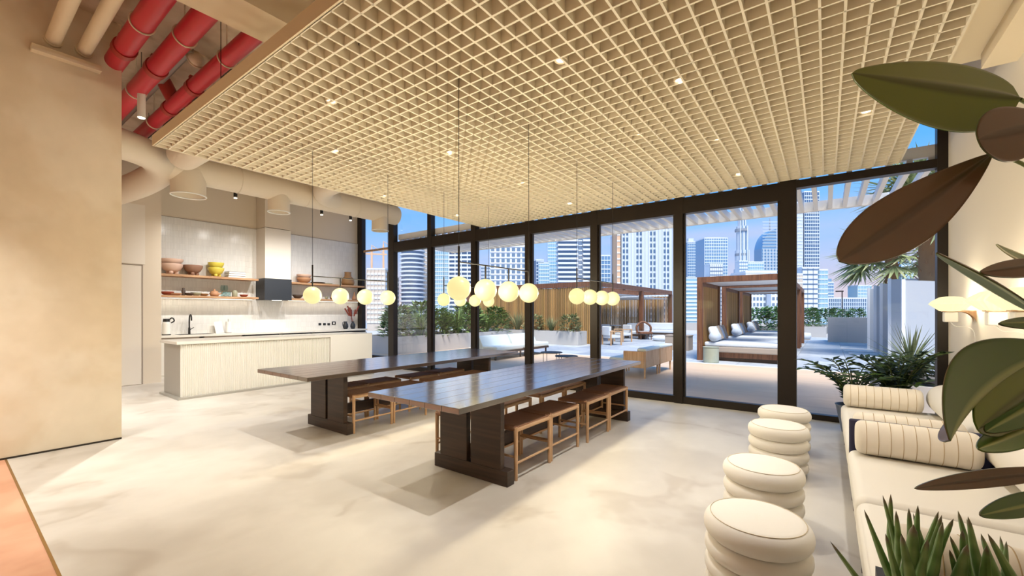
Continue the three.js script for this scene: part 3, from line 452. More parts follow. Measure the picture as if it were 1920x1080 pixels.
pendant(-4.78, -4.68, -5.77, 'four-globe pendant bar at the window end of the kitchen-side table');

// ================================================================ pouffes
const pouf0 = (() => {
  const t = thing('round_pouffe', '', 'pouffe'), R = 0.245;
  mesh('base_disc', cyl([0, 0, 0], [0, 0.035, 0], R * 0.8, R * 0.8, 28), M.rubber, t);
  const ring = (y0, y1, r, capTop) => { const pr = [[0, y0]], n = 12, h = (y1 - y0) / 2; for (let i = 0; i <= n; i++) { const a = -Math.PI / 2 + Math.PI * i / n; pr.push([r - h * 0.85 + Math.cos(a) * h * 0.85, (y0 + y1) / 2 + Math.sin(a) * h]); } pr.push([r * 0.5, y1 + (capTop ? 0.006 : 0)], [0, y1 + (capTop ? 0.008 : 0)]); return lathe(pr, 40); };
  mesh('cushion_ring', ring(0.03, 0.135, R * 0.975, false), M.fabric, t); mesh('cushion_ring', ring(0.13, 0.235, R * 0.985, false), M.fabric, t); mesh('cushion_ring', ring(0.23, 0.335, R * 0.985, false), M.fabric, t); mesh('seat_cushion', ring(0.33, 0.45, R, true), M.fabric, t);
  const s = new THREE.TorusGeometry(R * 0.87, 0.0022, 5, 56); s.rotateX(Math.PI / 2); s.translate(0, 0.447, 0); mesh('seam', s, M.poufSeam, t);
  return t;
})();
[[-0.285, -2.47, 'round white pouffe beside the snake plant end of the sofa'], [-0.352, -3.36, 'round white pouffe, second of the row from the snake plant'], [-0.362, -4.63, 'round white pouffe, third of the row from the snake plant'], [-0.368, -5.40, 'round white pouffe standing by the window wall']].forEach(([x, z, label], i) => { const g = 'white pouffes along the sofa'; if (i) dup(pouf0, [x, 0, z], 0, label, g); else { pouf0.position.set(x, 0, z); pouf0.userData = { label, category: 'pouffe', group: g }; } });

// ================================================================ sofa
function sofaUnit(z0, z1, label) {
  const t = thing('sofa_module', label, 'sofa', [0.62, 0, (z0 + z1) / 2]), L = (z0 - z1) / 2, X0 = -0.49, X1 = 0.49;
  mesh('base', rb(X0 + 0.02, X1, 0.14, 0.27, -L + 0.005, L - 0.005, 0.03, 3), M.fabric, t);
  mesh('seat_cushion', rb(X0, X1, 0.25, 0.445, -L + 0.003, L - 0.003, 0.055, 4), M.fabric, t);
  for (const sx of [X0 + 0.03, X1 - 0.08]) for (const sz of [-L + 0.08, L - 0.08]) mesh('leg', bx(sx, sx + 0.04, 0, 0.15, sz - 0.02, sz + 0.02), M.tableLeg, t);
}
sofaUnit(-4.22, -6.12, 'white sofa module beside the window plants'); sofaUnit(-3.06, -4.16, 'white sofa module in the middle of the row'); sofaUnit(-2.0, -3.05, 'white sofa module behind the snake plant');
{ const t = thing('divider_panel', 'thin navy panel between two white sofa modules', 'panel'); mesh('panel', rb(0.14, 1.1, 0.3, 0.66, -4.225, -4.175, 0.015, 3), M.navy, t); }
function bolster(x0, x1, y, z, r, label, along = 'x', seams = 9) {
  const L = x1 - x0, t = thing('bolster', label, 'cushion', along === 'x' ? [(x0 + x1) / 2, y, z] : [z, y, (x0 + x1) / 2], along === 'x' ? 0 : Math.PI / 2);
  const pr = [[0, -L / 2]], c = 0.045; for (let i = 0; i <= 6; i++) { const a = i / 6 * Math.PI / 2; pr.push([r - c + Math.sin(a) * c, -L / 2 + c - Math.cos(a) * c]); } for (let i = 6; i >= 0; i--) { const a = i / 6 * Math.PI / 2; pr.push([r - c + Math.sin(a) * c, L / 2 - c + Math.cos(a) * c]); } pr.push([0, L / 2]);
  const g = lathe(pr, 32); g.rotateZ(Math.PI / 2); mesh('cover', g, along === 'x' ? M.fabricWarm : M.fabric, t);
  for (let i = 0; i < seams; i++) { const s = new THREE.TorusGeometry(r + 0.0006, 0.0019, 5, 36); s.rotateY(Math.PI / 2); s.translate(-L / 2 + 0.06 + (L - 0.12) * i / (seams - 1), 0, 0); mesh('seam', s, M.seam, t); }
}
bolster(0.15, 0.79, 0.568, -5.98, 0.12, 'striped cream bolster at the window end of the sofa');
bolster(0.17, 0.80, 0.568, -4.36, 0.12, 'striped cream bolster behind the navy panel');
bolster(0.17, 0.81, 0.568, -4.04, 0.12, 'striped cream bolster in front of the navy panel');
bolster(0.2, 0.80, 0.568, -2.14, 0.12, 'striped cream bolster behind the snake plant leaves');
bolster(-6.08, -5.2, 0.60, 0.97, 0.15, 'white back roll against the wall by the window', 'z', 0); bolster(-5.17, -4.28, 0.60, 0.97, 0.15, 'white back roll under the wall lamp nearest the window plants', 'z', 0); bolster(-4.13, -3.1, 0.60, 0.97, 0.15, 'white back roll on the middle sofa module', 'z', 0); bolster(-3.02, -2.05, 0.60, 0.97, 0.15, 'white back roll behind the snake plant', 'z', 0);
// ================================================================ wall lamps
function wallLamp(z, label) {
  const t = thing('leaf_wall_lamp', label, 'wall lamp', [RX, 0, z]), cx = -0.17, y = 1.565;
  const n = 48, pos = [], idx = [];   // pleated lens-shaped paper shade
  const prof = [[0.03, -0.085], [0.10, -0.075], [0.175, -0.015], [0.195, 0.0], [0.17, 0.03], [0.10, 0.075], [0.035, 0.085]];
  for (let i = 0; i < n; i++) for (const [r, h] of prof) { const a = i / n * Math.PI * 2, k = r * (i % 2 ? 1 : 0.955); pos.push(cx + Math.cos(a) * k * 0.82, y + h * 0.9, Math.sin(a) * k * 1.05); }
  const q = prof.length; for (let i = 0; i < n; i++) for (let j = 0; j < q - 1; j++) { const a = i * q + j, b = ((i + 1) % n) * q + j; idx.push(a, a + 1, b, b, a + 1, b + 1); }
  const g = new THREE.BufferGeometry(); g.setAttribute('position', new THREE.Float32BufferAttribute(pos, 3)); g.setAttribute('uv', new THREE.Float32BufferAttribute(new Float32Array(pos.length / 3 * 2), 2)); g.setIndex(idx); const gn = g.toNonIndexed(); gn.computeVertexNormals();
  mesh('shade', gn, M.shade, t);
  mesh('lamp_holder', rb(cx - 0.05, cx + 0.05, 1.385, 1.487, -0.05, 0.05, 0.01), M.white, t);
  mesh('bracket_arm', bx(cx - 0.06, 0, 1.487, 1.50, -0.055, 0.055), M.oak, t);
  for (const s of [-0.045, 0.045]) { const sh = new THREE.Shape(); sh.moveTo(0, 0); sh.lineTo(-0.1, 0); sh.quadraticCurveTo(-0.02, -0.01, 0, -0.1); const e = new THREE.ExtrudeGeometry(sh, { depth: 0.014, bevelEnabled: false }); e.translate(0, 1.487, s - 0.007); mesh('corbel', e, M.oak, t); }
  mesh('cord', tube([[cx, 1.385, 0], [cx + 0.03, 1.345, 0.01], [cx + 0.12, 1.335, 0.02], [-0.015, 1.3, 0.03], [-0.012, 1.05, 0.05], [-0.012, 0.8, 0.01]], 0.0035, 6, 30), M.white, t);
  const l = new THREE.PointLight(new THREE.Color(1, 0.88, 0.66), 0.6, 0, 2); l.position.set(RX + cx, y, z); l.castShadow = true; l.shadow.radius = 2; scene.add(l);
}
wallLamp(-6.05, 'pleated paper wall lamp beside the window frame'); wallLamp(-4.62, 'pleated paper wall lamp, second from the window frame'); wallLamp(-4.08, 'pleated paper wall lamp half hidden by the rubber plant');
var S_petiole, S_pot;

// ================================================================ indoor plants
function leafGeo(B, Tt, hw, phi, o = {}) {   // a leaf with a fold along its midrib and two faces of their own colour
  const { show = 0, bend = 0, fold = 0.25, top = '#3f5a22', under = '#5a4433', rim = null, shape = 0.85, th = 0.0016, ribU = null, rib = null } = o;
  const ax = Tt.clone().sub(B), len = ax.length(), a = ax.clone().normalize();
  let side = V(0, 1, 0).multiplyScalar(Math.cos(phi)).addScaledVector(FWD, Math.sin(phi)); side.addScaledVector(a, -side.dot(a)).normalize();
  const nrm = a.clone().cross(side).normalize(), flip = show && Math.sign(nrm.dot(V(0, EYE, 0).sub(B))) !== show ? -1 : 1, nt = 40, ns = 20, cT = col(top), cU = col(under), cR = col(rim ?? under), cM = col(rib ?? top), cV = col(ribU ?? rib ?? under), pos = [], cl = [], idx = [];
  for (const f of [1, -1]) for (let i = 0; i <= nt; i++) for (let j = 0; j <= ns; j++) {
    const t = i / nt, s = j / ns * 2 - 1, w = hw * Math.pow(Math.max(0, Math.sin(Math.PI * Math.pow(t, shape))), 0.66) + 0.0007;
    const p = B.clone().addScaledVector(a, t * len).addScaledVector(nrm, bend * 4 * t * (1 - t) * len + fold * Math.abs(s) * w + f * (th + (Math.abs(s) < 0.11 ? 0.0022 * (1 - t) : 0))).addScaledVector(side, s * w);
    pos.push(p.x, p.y, p.z); const as = Math.abs(s), up = f * flip > 0, k = as < 0.11 ? (up ? cM : cV) : rim && up && as > 0.86 ? cR : up ? cT : cU; cl.push(k.r, k.g, k.b);
  }
  const q = (nt + 1) * (ns + 1);
  for (let i = 0; i < nt; i++) for (let j = 0; j < ns; j++) { const A = i * (ns + 1) + j, C = A + ns + 1; idx.push(A, C, A + 1, A + 1, C, C + 1, q + A, q + A + 1, q + C, q + A + 1, q + C + 1, q + C); }
  for (let i = 0; i < nt; i++) for (const j of [0, ns]) { const A = i * (ns + 1) + j, C = A + ns + 1; idx.push(A, C, q + A, q + A, C, q + C); }
  const g = new THREE.BufferGeometry(); g.setAttribute('position', new THREE.Float32BufferAttribute(pos, 3)); g.setAttribute('color', new THREE.Float32BufferAttribute(cl, 3)); g.setAttribute('uv', new THREE.Float32BufferAttribute(new Float32Array(pos.length / 3 * 2), 2)); g.setIndex(idx); g.computeVertexNormals(); return g;
}
{
  const pl = thing('trough_planter', 'black metal planter trough at the end of the sofa', 'planter');
  mesh('trough', [bx(0.13, 0.16, 0, 0.64, -1.85, -1.05), bx(0.87, 0.9, 0, 0.64, -1.85, -1.05), bx(0.16, 0.87, 0, 0.64, -1.85, -1.82), bx(0.16, 0.87, 0, 0.64, -1.08, -1.05), bx(0.16, 0.87, 0, 0.04, -1.82, -1.08)], M.black, pl); mesh('soil', bx(0.16, 0.87, 0.3, 0.585, -1.82, -1.08), M.soil, pl);
  const t = thing('rubber_plant', 'tall rubber plant with big glossy leaves in the black trough', 'plant'), bark = S({ color: '#5b4a37', roughness: 0.8 });
  const s0 = at(1995, 586, 0.87), stemA = [V(s0.x, 0.57, s0.z), V(s0.x + 0.01, 1.0, s0.z - 0.01), V(s0.x - 0.005, 1.5, s0.z), V(s0.x - 0.02, 2.05, s0.z + 0.02)];
  mesh('stem', tube(stemA, 0.011, 8, 30), bark, t);
  const stemAt = (y) => V(s0.x, y, s0.z), ripe = { top: '#42632c', under: '#5f4531', rib: '#86965a', ribU: '#45301f' }, young = { top: '#5a7d34', under: '#66762a', rib: '#9aa860', ribU: '#4a561e' };
  const leaves = [   // base, tip, half width, tilt, and which face is turned to the hall: green upper face or red-brown (on young leaves olive) underside
    [[1912, 186, 0.80], [1597, 138, 0.86], 0.082, 0.3, { ...young, show: -1, fold: 0.2, shape: 0.66 }],
    [[1860, 288, 0.79], [1574, 490, 0.72], 0.052, 0.5, { ...ripe, show: -1, fold: 0.12, bend: 0.05, shape: 1.2 }],
    [[1990, 225, 0.76], [1834, 262, 0.74], 0.050, 0.1, { ...ripe, show: -1, fold: 0.2, shape: 1.3 }],
    [[1955, 592, 0.88], [1756, 474, 0.86], 0.028, 1.25, { ...ripe, show: 1, fold: 0.3, bend: -0.03 }],
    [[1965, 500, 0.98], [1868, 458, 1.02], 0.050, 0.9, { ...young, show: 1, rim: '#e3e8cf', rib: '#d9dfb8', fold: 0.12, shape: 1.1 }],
    [[1985, 492, 0.80], [1838, 511, 0.78], 0.019, 0.5, { ...ripe, show: -1, fold: 0.2 }],
    [[1990, 602, 0.82], [1873, 607, 0.80], 0.013, 0.6, { ...ripe, show: 1, fold: 0.2 }],
    [[1985, 650, 0.88], [1781, 826, 0.76], 0.078, -0.25, { ...ripe, show: 1, fold: 0.55, bend: 0.05, shape: 1.2 }],
    [[1992, 690, 0.88], [1833, 805, 0.80], 0.055, 0.25, { ...young, show: -1, fold: 0.3, shape: 1.1 }],
    [[1995, 725, 0.86], [1848, 810, 0.79], 0.026, 0.9, { ...ripe, show: 1, fold: 0.3 }],
    [[1998, 770, 0.86], [1834, 842, 0.78], 0.026, 0.8, { ...young, show: 1, fold: 0.3, bend: 0.05 }],
    [[1998, 884, 0.86], [1716, 916, 0.80], 0.0165, 0.3, { ...ripe, show: -1, fold: 0.2, bend: 0.04, shape: 0.8 }],
    [[1996, 925, 0.86], [1838, 966, 0.80], 0.020, 0.5, { ...ripe, show: 1, fold: 0.6, bend: -0.06, shape: 1.1 }],
    [[2060, 330, 0.9], [2240, 300, 1.0], 0.06, 0.4, ripe], [[2060, 480, 0.9], [2260, 560, 0.95], 0.06, 0.4, ripe], [[2060, 700, 0.9], [2230, 800, 0.9], 0.06, 0.2, ripe],
  ];
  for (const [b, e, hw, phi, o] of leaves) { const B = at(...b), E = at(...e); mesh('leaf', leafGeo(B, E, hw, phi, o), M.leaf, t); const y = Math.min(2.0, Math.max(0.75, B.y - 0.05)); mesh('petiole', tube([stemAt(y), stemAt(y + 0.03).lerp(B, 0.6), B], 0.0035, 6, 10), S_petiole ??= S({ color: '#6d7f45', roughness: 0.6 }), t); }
  // snake plant
  const sp = thing('snake_plant', 'spiky snake plant with tubular green leaves in the black trough', 'plant');
  const tips = [[1620, 955, 26, 0.011, 1.30], [1655, 928, 18, 0.011, 1.32], [1670, 926, 2, 0.012, 1.36], [1680, 957, 6, 0.013, 1.30], [1704, 952, -8, 0.013, 1.34], [1721, 947, 2, 0.013, 1.38], [1713, 983, -6, 0.026, 1.22], [1712, 962, 10, 0.011, 1.4], [1760, 958, -24, 0.012, 1.34], [1766, 965, -26, 0.013, 1.28], [1768, 978, -34, 0.015, 1.22], [1788, 972, -36, 0.014, 1.30], [1796, 957, 14, 0.013, 1.36], [1804, 992, -4, 0.015, 1.26], [1815, 968, 22, 0.015, 1.30], [1812, 972, 10, 0.010, 1.38], [1781, 1004, 24, 0.012, 1.26], [1780, 1030, 40, 0.012, 1.20], [1839, 1000, 16, 0.014, 1.32], [1852, 1000, 34, 0.015, 1.26], [1850, 1022, 14, 0.016, 1.20], [1875, 1004, -8, 0.010, 1.36], [1887, 1014, -30, 0.011, 1.30], [1814, 1020, -10, 0.02, 1.18], [1556, 1014, 46, 0.010, 1.12], [1690, 1000, 4, 0.016, 1.2], [1740, 1010, -10, 0.015, 1.2], [1660, 1000, 10, 0.012, 1.22]];
  const gA = col('#557a3c'), gB = col('#7fa062'), gT = col('#6a5a4e');
  tips.forEach(([u, v, lean, r, d], i) => {
    const tip = at(u, v, d), k = (tip.y - 0.57) / (v - 586) * 0 + 1, root = V(0, 0, 0).copy(at(u + lean * 1.8, 1130, d)); root.y = 0.575; root.x = Math.min(0.84, Math.max(0.19, root.x)); root.z = Math.min(-1.1, Math.max(-1.79, root.z));
    const mid = root.clone().lerp(tip, 0.5).add(V(0.012 * Math.sin(i * 2.1), 0, 0.012 * Math.cos(i * 1.7))), c = new THREE.CatmullRomCurve3([root, mid, tip]), g = new THREE.TubeGeometry(c, 16, r * 0.9, 10, false), p = g.attributes.position, cc = new Float32Array(p.count * 3);
    for (let a = 0; a <= 16; a++) { const t = a / 16, w = Math.pow(1 - Math.pow(t, 5), 0.6) * (0.8 + 0.35 * Math.sin(Math.PI * Math.min(1, t * 1.3))), o = c.getPointAt(t); for (let b = 0; b <= 10; b++) { const q = a * 11 + b; p.setXYZ(q, o.x + (p.getX(q) - o.x) * w, o.y + (p.getY(q) - o.y) * w, o.z + (p.getZ(q) - o.z) * w); const m = gA.clone().lerp(gB, hash(Math.floor(t * 22 + i), i, 3) * 0.8); if (t > 0.93) m.lerp(gT, 0.8); cc[q * 3] = m.r; cc[q * 3 + 1] = m.g; cc[q * 3 + 2] = m.b; } }
    g.setAttribute('color', new THREE.BufferAttribute(cc, 3)); g.computeVertexNormals(); mesh('leaf', g, M.leaf, sp);
  });
}
// fern-like pot plants by the window
function zzPlant(x, z, n, h, spread, label, dir) {
  const pot = thing('plant_pot', 'blue grey plant pot ' + label[0], 'pot', [x, 0, z]); mesh('pot', lathe([[0, 0], [0.11, 0], [0.17, 0.32], [0.18, 0.34], [0.165, 0.34], [0.15, 0.28], [0, 0.28]], 24), S_pot ??= S({ color: '#5a6478', roughness: 0.35 }), pot);
  const t = thing('pot_plant', label[1], 'plant', [x, 0.28, z]);
  for (let i = 0; i < n; i++) {
    const a = dir + (i / n - 0.5) * Math.PI * 2 * 0.98 + rr(-0.15, 0.15), L = h * rr(0.7, 1.05), s = spread * rr(0.55, 1.1), gs = [], dx = Math.cos(a), dz = Math.sin(a);
    const c = new THREE.QuadraticBezierCurve3(V(0, 0, 0), V(dx * s * 0.25, L * 0.8, dz * s * 0.25), V(dx * s, L * rr(0.75, 1.0), dz * s)); gs.push(tint(new THREE.TubeGeometry(c, 10, 0.007, 5), '#4d5a2a'));
    for (let k = 2; k <= 12; k++) for (const sd of [-1, 1]) { const t0 = k / 12.5, p = c.getPointAt(t0), d = c.getTangentAt(t0), sv = d.clone().cross(V(0, 1, 0)).normalize().multiplyScalar(sd), e = p.clone().addScaledVector(sv, 0.13).addScaledVector(d, 0.05).add(V(0, rr(-0.03, 0.04), 0)); gs.push(leafQuad(p, e, 0.028, hash(i, k, 5) < 0.3 ? '#3d5a22' : '#22371a')); }
    mesh('frond', gs, M.leafMatte, t);
  }
}
function leafQuad(B, E, w, c) {   // small folded leaf of four faces
  const a = E.clone().sub(B), s = a.clone().cross(V(0.13, 1, 0.21)).normalize().multiplyScalar(w), up = s.clone().cross(a).normalize().multiplyScalar(w * 0.35), m1 = B.clone().addScaledVector(a, 0.38), L = m1.clone().add(s).add(up), R = m1.clone().sub(s).add(up), M2 = B.clone().addScaledVector(a, 0.5);
  const v = [B, L, M2, L, E, M2, B, M2, R, R, M2, E], pos = []; for (const p of v) pos.push(p.x, p.y, p.z);
  const g = new THREE.BufferGeometry(); g.setAttribute('position', new THREE.Float32BufferAttribute(pos, 3)); g.setAttribute('uv', new THREE.Float32BufferAttribute(new Float32Array(24), 2)); g.computeVertexNormals(); return tint(g, c);
}
zzPlant(0.26, -6.72, 15, 0.62, 0.6, ['beside the window end of the sofa', 'dark green fern-leaved pot plant leaning toward the glass door'], Math.PI); zzPlant(0.66, -6.72, 17, 0.85, 0.42, ['hidden behind the sofa by the wall', 'dense dark green pot plant in the corner behind the sofa'], 1);
// leafy masses
function bushGeo(n, rx, ry, rz, size, cols, up = 0.35) {
  const gs = []; for (let i = 0; i < n; i++) { const a = rr(0, 6.283), h = Math.pow(rnd(), 0.7), q = Math.sqrt(1 - Math.pow(h, 2) * 0.8) * Math.sqrt(rr(0.25, 1)), B = V(Math.cos(a) * rx * q, h * ry, Math.sin(a) * rz * q), E = B.clone().add(V(Math.cos(a + rr(-1, 1)) * size, size * rr(-0.3, 1) * (0.4 + up), Math.sin(a + rr(-1, 1)) * size)); gs.push(leafQuad(B, E, size * 0.22, cols[Math.floor(rnd() * cols.length)])); } return join(gs);
}
function bladeGeo(n, h, spread, w, cols, stiff = 0.3) {
  const gs = []; for (let i = 0; i < n; i++) {
    const a = rr(0, 6.283), L = h * rr(0.6, 1.05), s = spread * rr(0.2, 1), dx = Math.cos(a), dz = Math.sin(a), sx = -dz * w, sz = dx * w, b = V(dx * 0.05, 0, dz * 0.05), pos = [], seg = 4; let pl, pr;
    for (let k = 0; k <= seg; k++) { const t = k / seg, p = b.clone().add(V(dx * s * Math.pow(t, 1.4), L * (t - stiff * t * t * (s / spread)), dz * s * Math.pow(t, 1.4))), q = 1 - Math.pow(t, 1.6) + 0.02, l = p.clone().add(V(sx * q, 0, sz * q)), r = p.clone().sub(V(sx * q, 0, sz * q)); if (k) for (const v of [pl, pr, l, l, pr, r]) pos.push(v.x, v.y, v.z); pl = l; pr = r; }
    const g = new THREE.BufferGeometry(); g.setAttribute('position', new THREE.Float32BufferAttribute(pos, 3)); g.setAttribute('uv', new THREE.Float32BufferAttribute(new Float32Array(pos.length / 3 * 2), 2)); g.computeVertexNormals(); gs.push(tint(g, cols[Math.floor(rnd() * cols.length)]));
  } return join(gs);
}
var S_bark;

// ================================================================ terrace
struct(mesh('terrace_floor', bx(-30, 14, -0.3, -0.012, -13.5, GZ - 0.06), M.deck), 'smooth taupe paving of the terrace next to the glass wall', 'floor');
{
  const t = structGroup('terrace_paving', 'pale blue grey stone paving of the far terrace', 'floor'), n = 18, s = 1.3, g = bx(0.006, s - 0.006, -0.1, -0.012, -s + 0.006, -0.006);
  mesh('bed', bx(-30, 14, -0.35, -0.03, -38, -13.5), M.planter, t);
  for (let i = 0; i < n; i++) for (let j = 0; j < 14; j++) { const m = mesh('paver', g, [M.stone, M.stoneB, M.stoneC][Math.floor(hash(i, j, 4) * 3)], t); m.position.set(-19 + i * s, 0, -13.5 - j * s); }
  struct(mesh('terrace_edge', bx(-30, 14, -0.35, -0.008, -13.53, -13.38), M.louvre), 'pale kerb line between taupe and stone paving', 'trim');
  struct(mesh('parapet', bx(-30, 14, -0.3, 0.62, -38.3, -38), M.planter), 'low grey parapet at the end of the terrace', 'wall');
}
// louvred canopy over the glass wall: every louvre a part
{
  const t = thing('louvre_canopy', 'white louvred canopy outside above the glass wall', 'canopy'), y = 3.30, g = bx(-0.03, 0.03, y, y + 0.12, -9.3, GZ - 0.1);
  for (let i = 0; i < 66; i++) { const m = mesh('louvre', g, M.louvre, t); m.position.x = -9.15 + i * 0.2; }
  mesh('front_beam', bx(-9.2, 4.1, y - 0.01, y + 0.16, -9.38, -9.3), M.louvre, t); mesh('wall_beam', bx(-9.2, 4.1, y + 0.12, y + 0.26, GZ - 0.16, GZ - 0.08), M.louvre, t);
  for (const x of [3.9]) mesh('post', bx(x - 0.06, x + 0.06, 0, y, -9.39, -9.29), M.louvre, t);
}
function planter(x0, x1, z0, z1, h, label) { const t = thing('concrete_planter', label, 'planter'); mesh('box', [bx(x0, x1, -0.012, h, z0, z0 - 0.08), bx(x0, x1, -0.012, h, z1 + 0.08, z1), bx(x0, x0 + 0.08, -0.012, h, z1 + 0.08, z0 - 0.08), bx(x1 - 0.08, x1, -0.012, h, z1 + 0.08, z0 - 0.08)], M.planter, t); mesh('soil', bx(x0 + 0.08, x1 - 0.08, 0, h - 0.08, z1 + 0.08, z0 - 0.08), M.soil, t); return t; }
const greens = ['#5c7a34', '#47652b', '#6f8d42', '#38522a', '#7f9a50'], greys = ['#7f8a5e', '#6b7a4f', '#93986b', '#5a6b45', '#a09a70'];
planter(-14.2, -12.2, -9.6, -16.5, 0.62, 'long grey planter with lush shrubs beyond the kitchen window'); planter(-15.5, -8.95, -17.1, -17.95, 0.62, 'long grey planter with grasses before the bamboo fence');
const shrubA = bushGeo(420, 0.62, 1.15, 0.62, 0.26, greens), shrubB = join([bladeGeo(130, 1.25, 0.8, 0.02, greens), bushGeo(160, 0.55, 0.7, 0.55, 0.22, greens)]), shrubC = bladeGeo(170, 1.0, 0.6, 0.011, greys, 0.2), shrubD = bushGeo(330, 0.75, 0.8, 0.5, 0.2, greys);
const where = (i, n) => i === 0 ? 'glass wall end' : i === n - 1 ? 'far end' : ['second', 'third', 'fourth', 'fifth', 'sixth', 'seventh', 'eighth'][i - 1] + ' along';
function row(name, label, geos, spots, y, grp) { spots.forEach(([x, z, s], i) => { const m = thing(name, label + ', ' + where(i, spots.length), 'shrub', [x, y, z], i * 1.7, grp); m.scale.setScalar(s); mesh('foliage', geos[i % geos.length], M.leafMatte, m); }); }
row('leafy_shrub', 'bushy green shrub in the planter by the kitchen', [shrubA, shrubB], [[-12.8, -10.2, 1.0], [-12.75, -11.2, 1.1], [-12.8, -12.2, 0.95], [-12.7, -13.2, 1.15], [-12.8, -14.2, 1.0], [-12.75, -15.2, 1.1], [-12.8, -16.0, 1.0]], 0.52, 'shrubs by the kitchen window');
row('leafy_shrub', 'tall green shrub at the back of the kitchen planter', [shrubB, shrubA], [[-13.6, -10.7, 1.1], [-13.6, -12.0, 1.15], [-13.6, -13.4, 1.1], [-13.6, -14.8, 1.15]], 0.52, 'back row shrubs');
row('grass_clump', 'grey green grass clump before the bamboo fence', [shrubC, shrubD], [[-14.6, -17.5, 1.1], [-13.6, -17.5, 1.0], [-12.6, -17.5, 1.15], [-11.6, -17.5, 1.0], [-10.6, -17.5, 0.9], [-9.6, -17.5, 1.0]], 0.54, 'grasses before the fence');
// bamboo pavilion
function bambooPanel(parent, x0, z0, x1, z1, y0, y1, pitch, r, name = 'bamboo_screen') {   // upright canes between two points, joined: too thin to tell apart
  const L = Math.hypot(x1 - x0, z1 - z0), n = Math.max(2, Math.round(L / pitch)), gs = [];
  for (let i = 0; i < n; i++) { const k = (i + 0.5) / n, j = rr(-0.006, 0.006), rad = r * rr(0.8, 1.1); const q = rr(0.55, 1.0); gs.push(tint(cyl([x0 + (x1 - x0) * k + j, y0, z0 + (z1 - z0) * k + j], [x0 + (x1 - x0) * k + j, y1 - rr(0, 0.03), z0 + (z1 - z0) * k - j], rad, rad, 6), new THREE.Color(q, q * rr(0.92, 1), q * rr(0.82, 0.96)))); }
  return stuff(mesh(name, gs, M.bamboo, parent));
}
{
  const t = thing('bamboo_pavilion', 'large brown timber pavilion walled with bamboo canes', 'pavilion'), h = 2.70, X1 = -8.55, X0 = -16.6, Z0 = -18.3, Z1 = -29.7;
  mesh('fascia', bx(X0, X1 + 0.1, h, h + 0.24, Z0 - 0.12, Z0 + 0.06), M.brown, t); mesh('fascia', bx(X1 - 0.06, X1 + 0.12, h, h + 0.24, Z1, Z0 + 0.06), M.brown, t); mesh('fascia', bx(X0, X1, h, h + 0.24, Z1 - 0.1, Z1), M.brown, t); mesh('fascia', bx(X0 - 0.1, X0, h, h + 0.24, Z1, Z0), M.brown, t);
  for (const [x, z] of [[X1, Z0], [X1 + 0.02, -24.0], [X1, Z1], [X0, Z0], [X0, Z1]]) mesh('post', bx(x - 0.11, x + 0.11, -0.012, h, z - 0.11, z + 0.11), M.brown, t);
  for (const z of [-21.6, -24.2, -26.6]) mesh('roof_beam', bx(X0, X1, h - 0.05, h + 0.12, z - 0.06, z + 0.06), M.brown, t);
  mesh('shade_cloth', bx(X0 + 0.1, X1 - 0.1, h - 0.28, h - 0.25, -23.8, -18.6), M.louvre, t); mesh('shade_cloth', bx(X0 + 0.1, X1 - 0.1, h - 0.32, h - 0.29, -29.4, -24.2), M.louvre, t);
  bambooPanel(t, X0, Z0, X1 - 0.1, Z0, 0, h, 0.10, 0.05); bambooPanel(t, X0, Z1, X1, Z1, 0, h - 0.1, 0.1, 0.045); bambooPanel(t, X0, Z0, X0, Z1, 0, h, 0.12, 0.055);
}
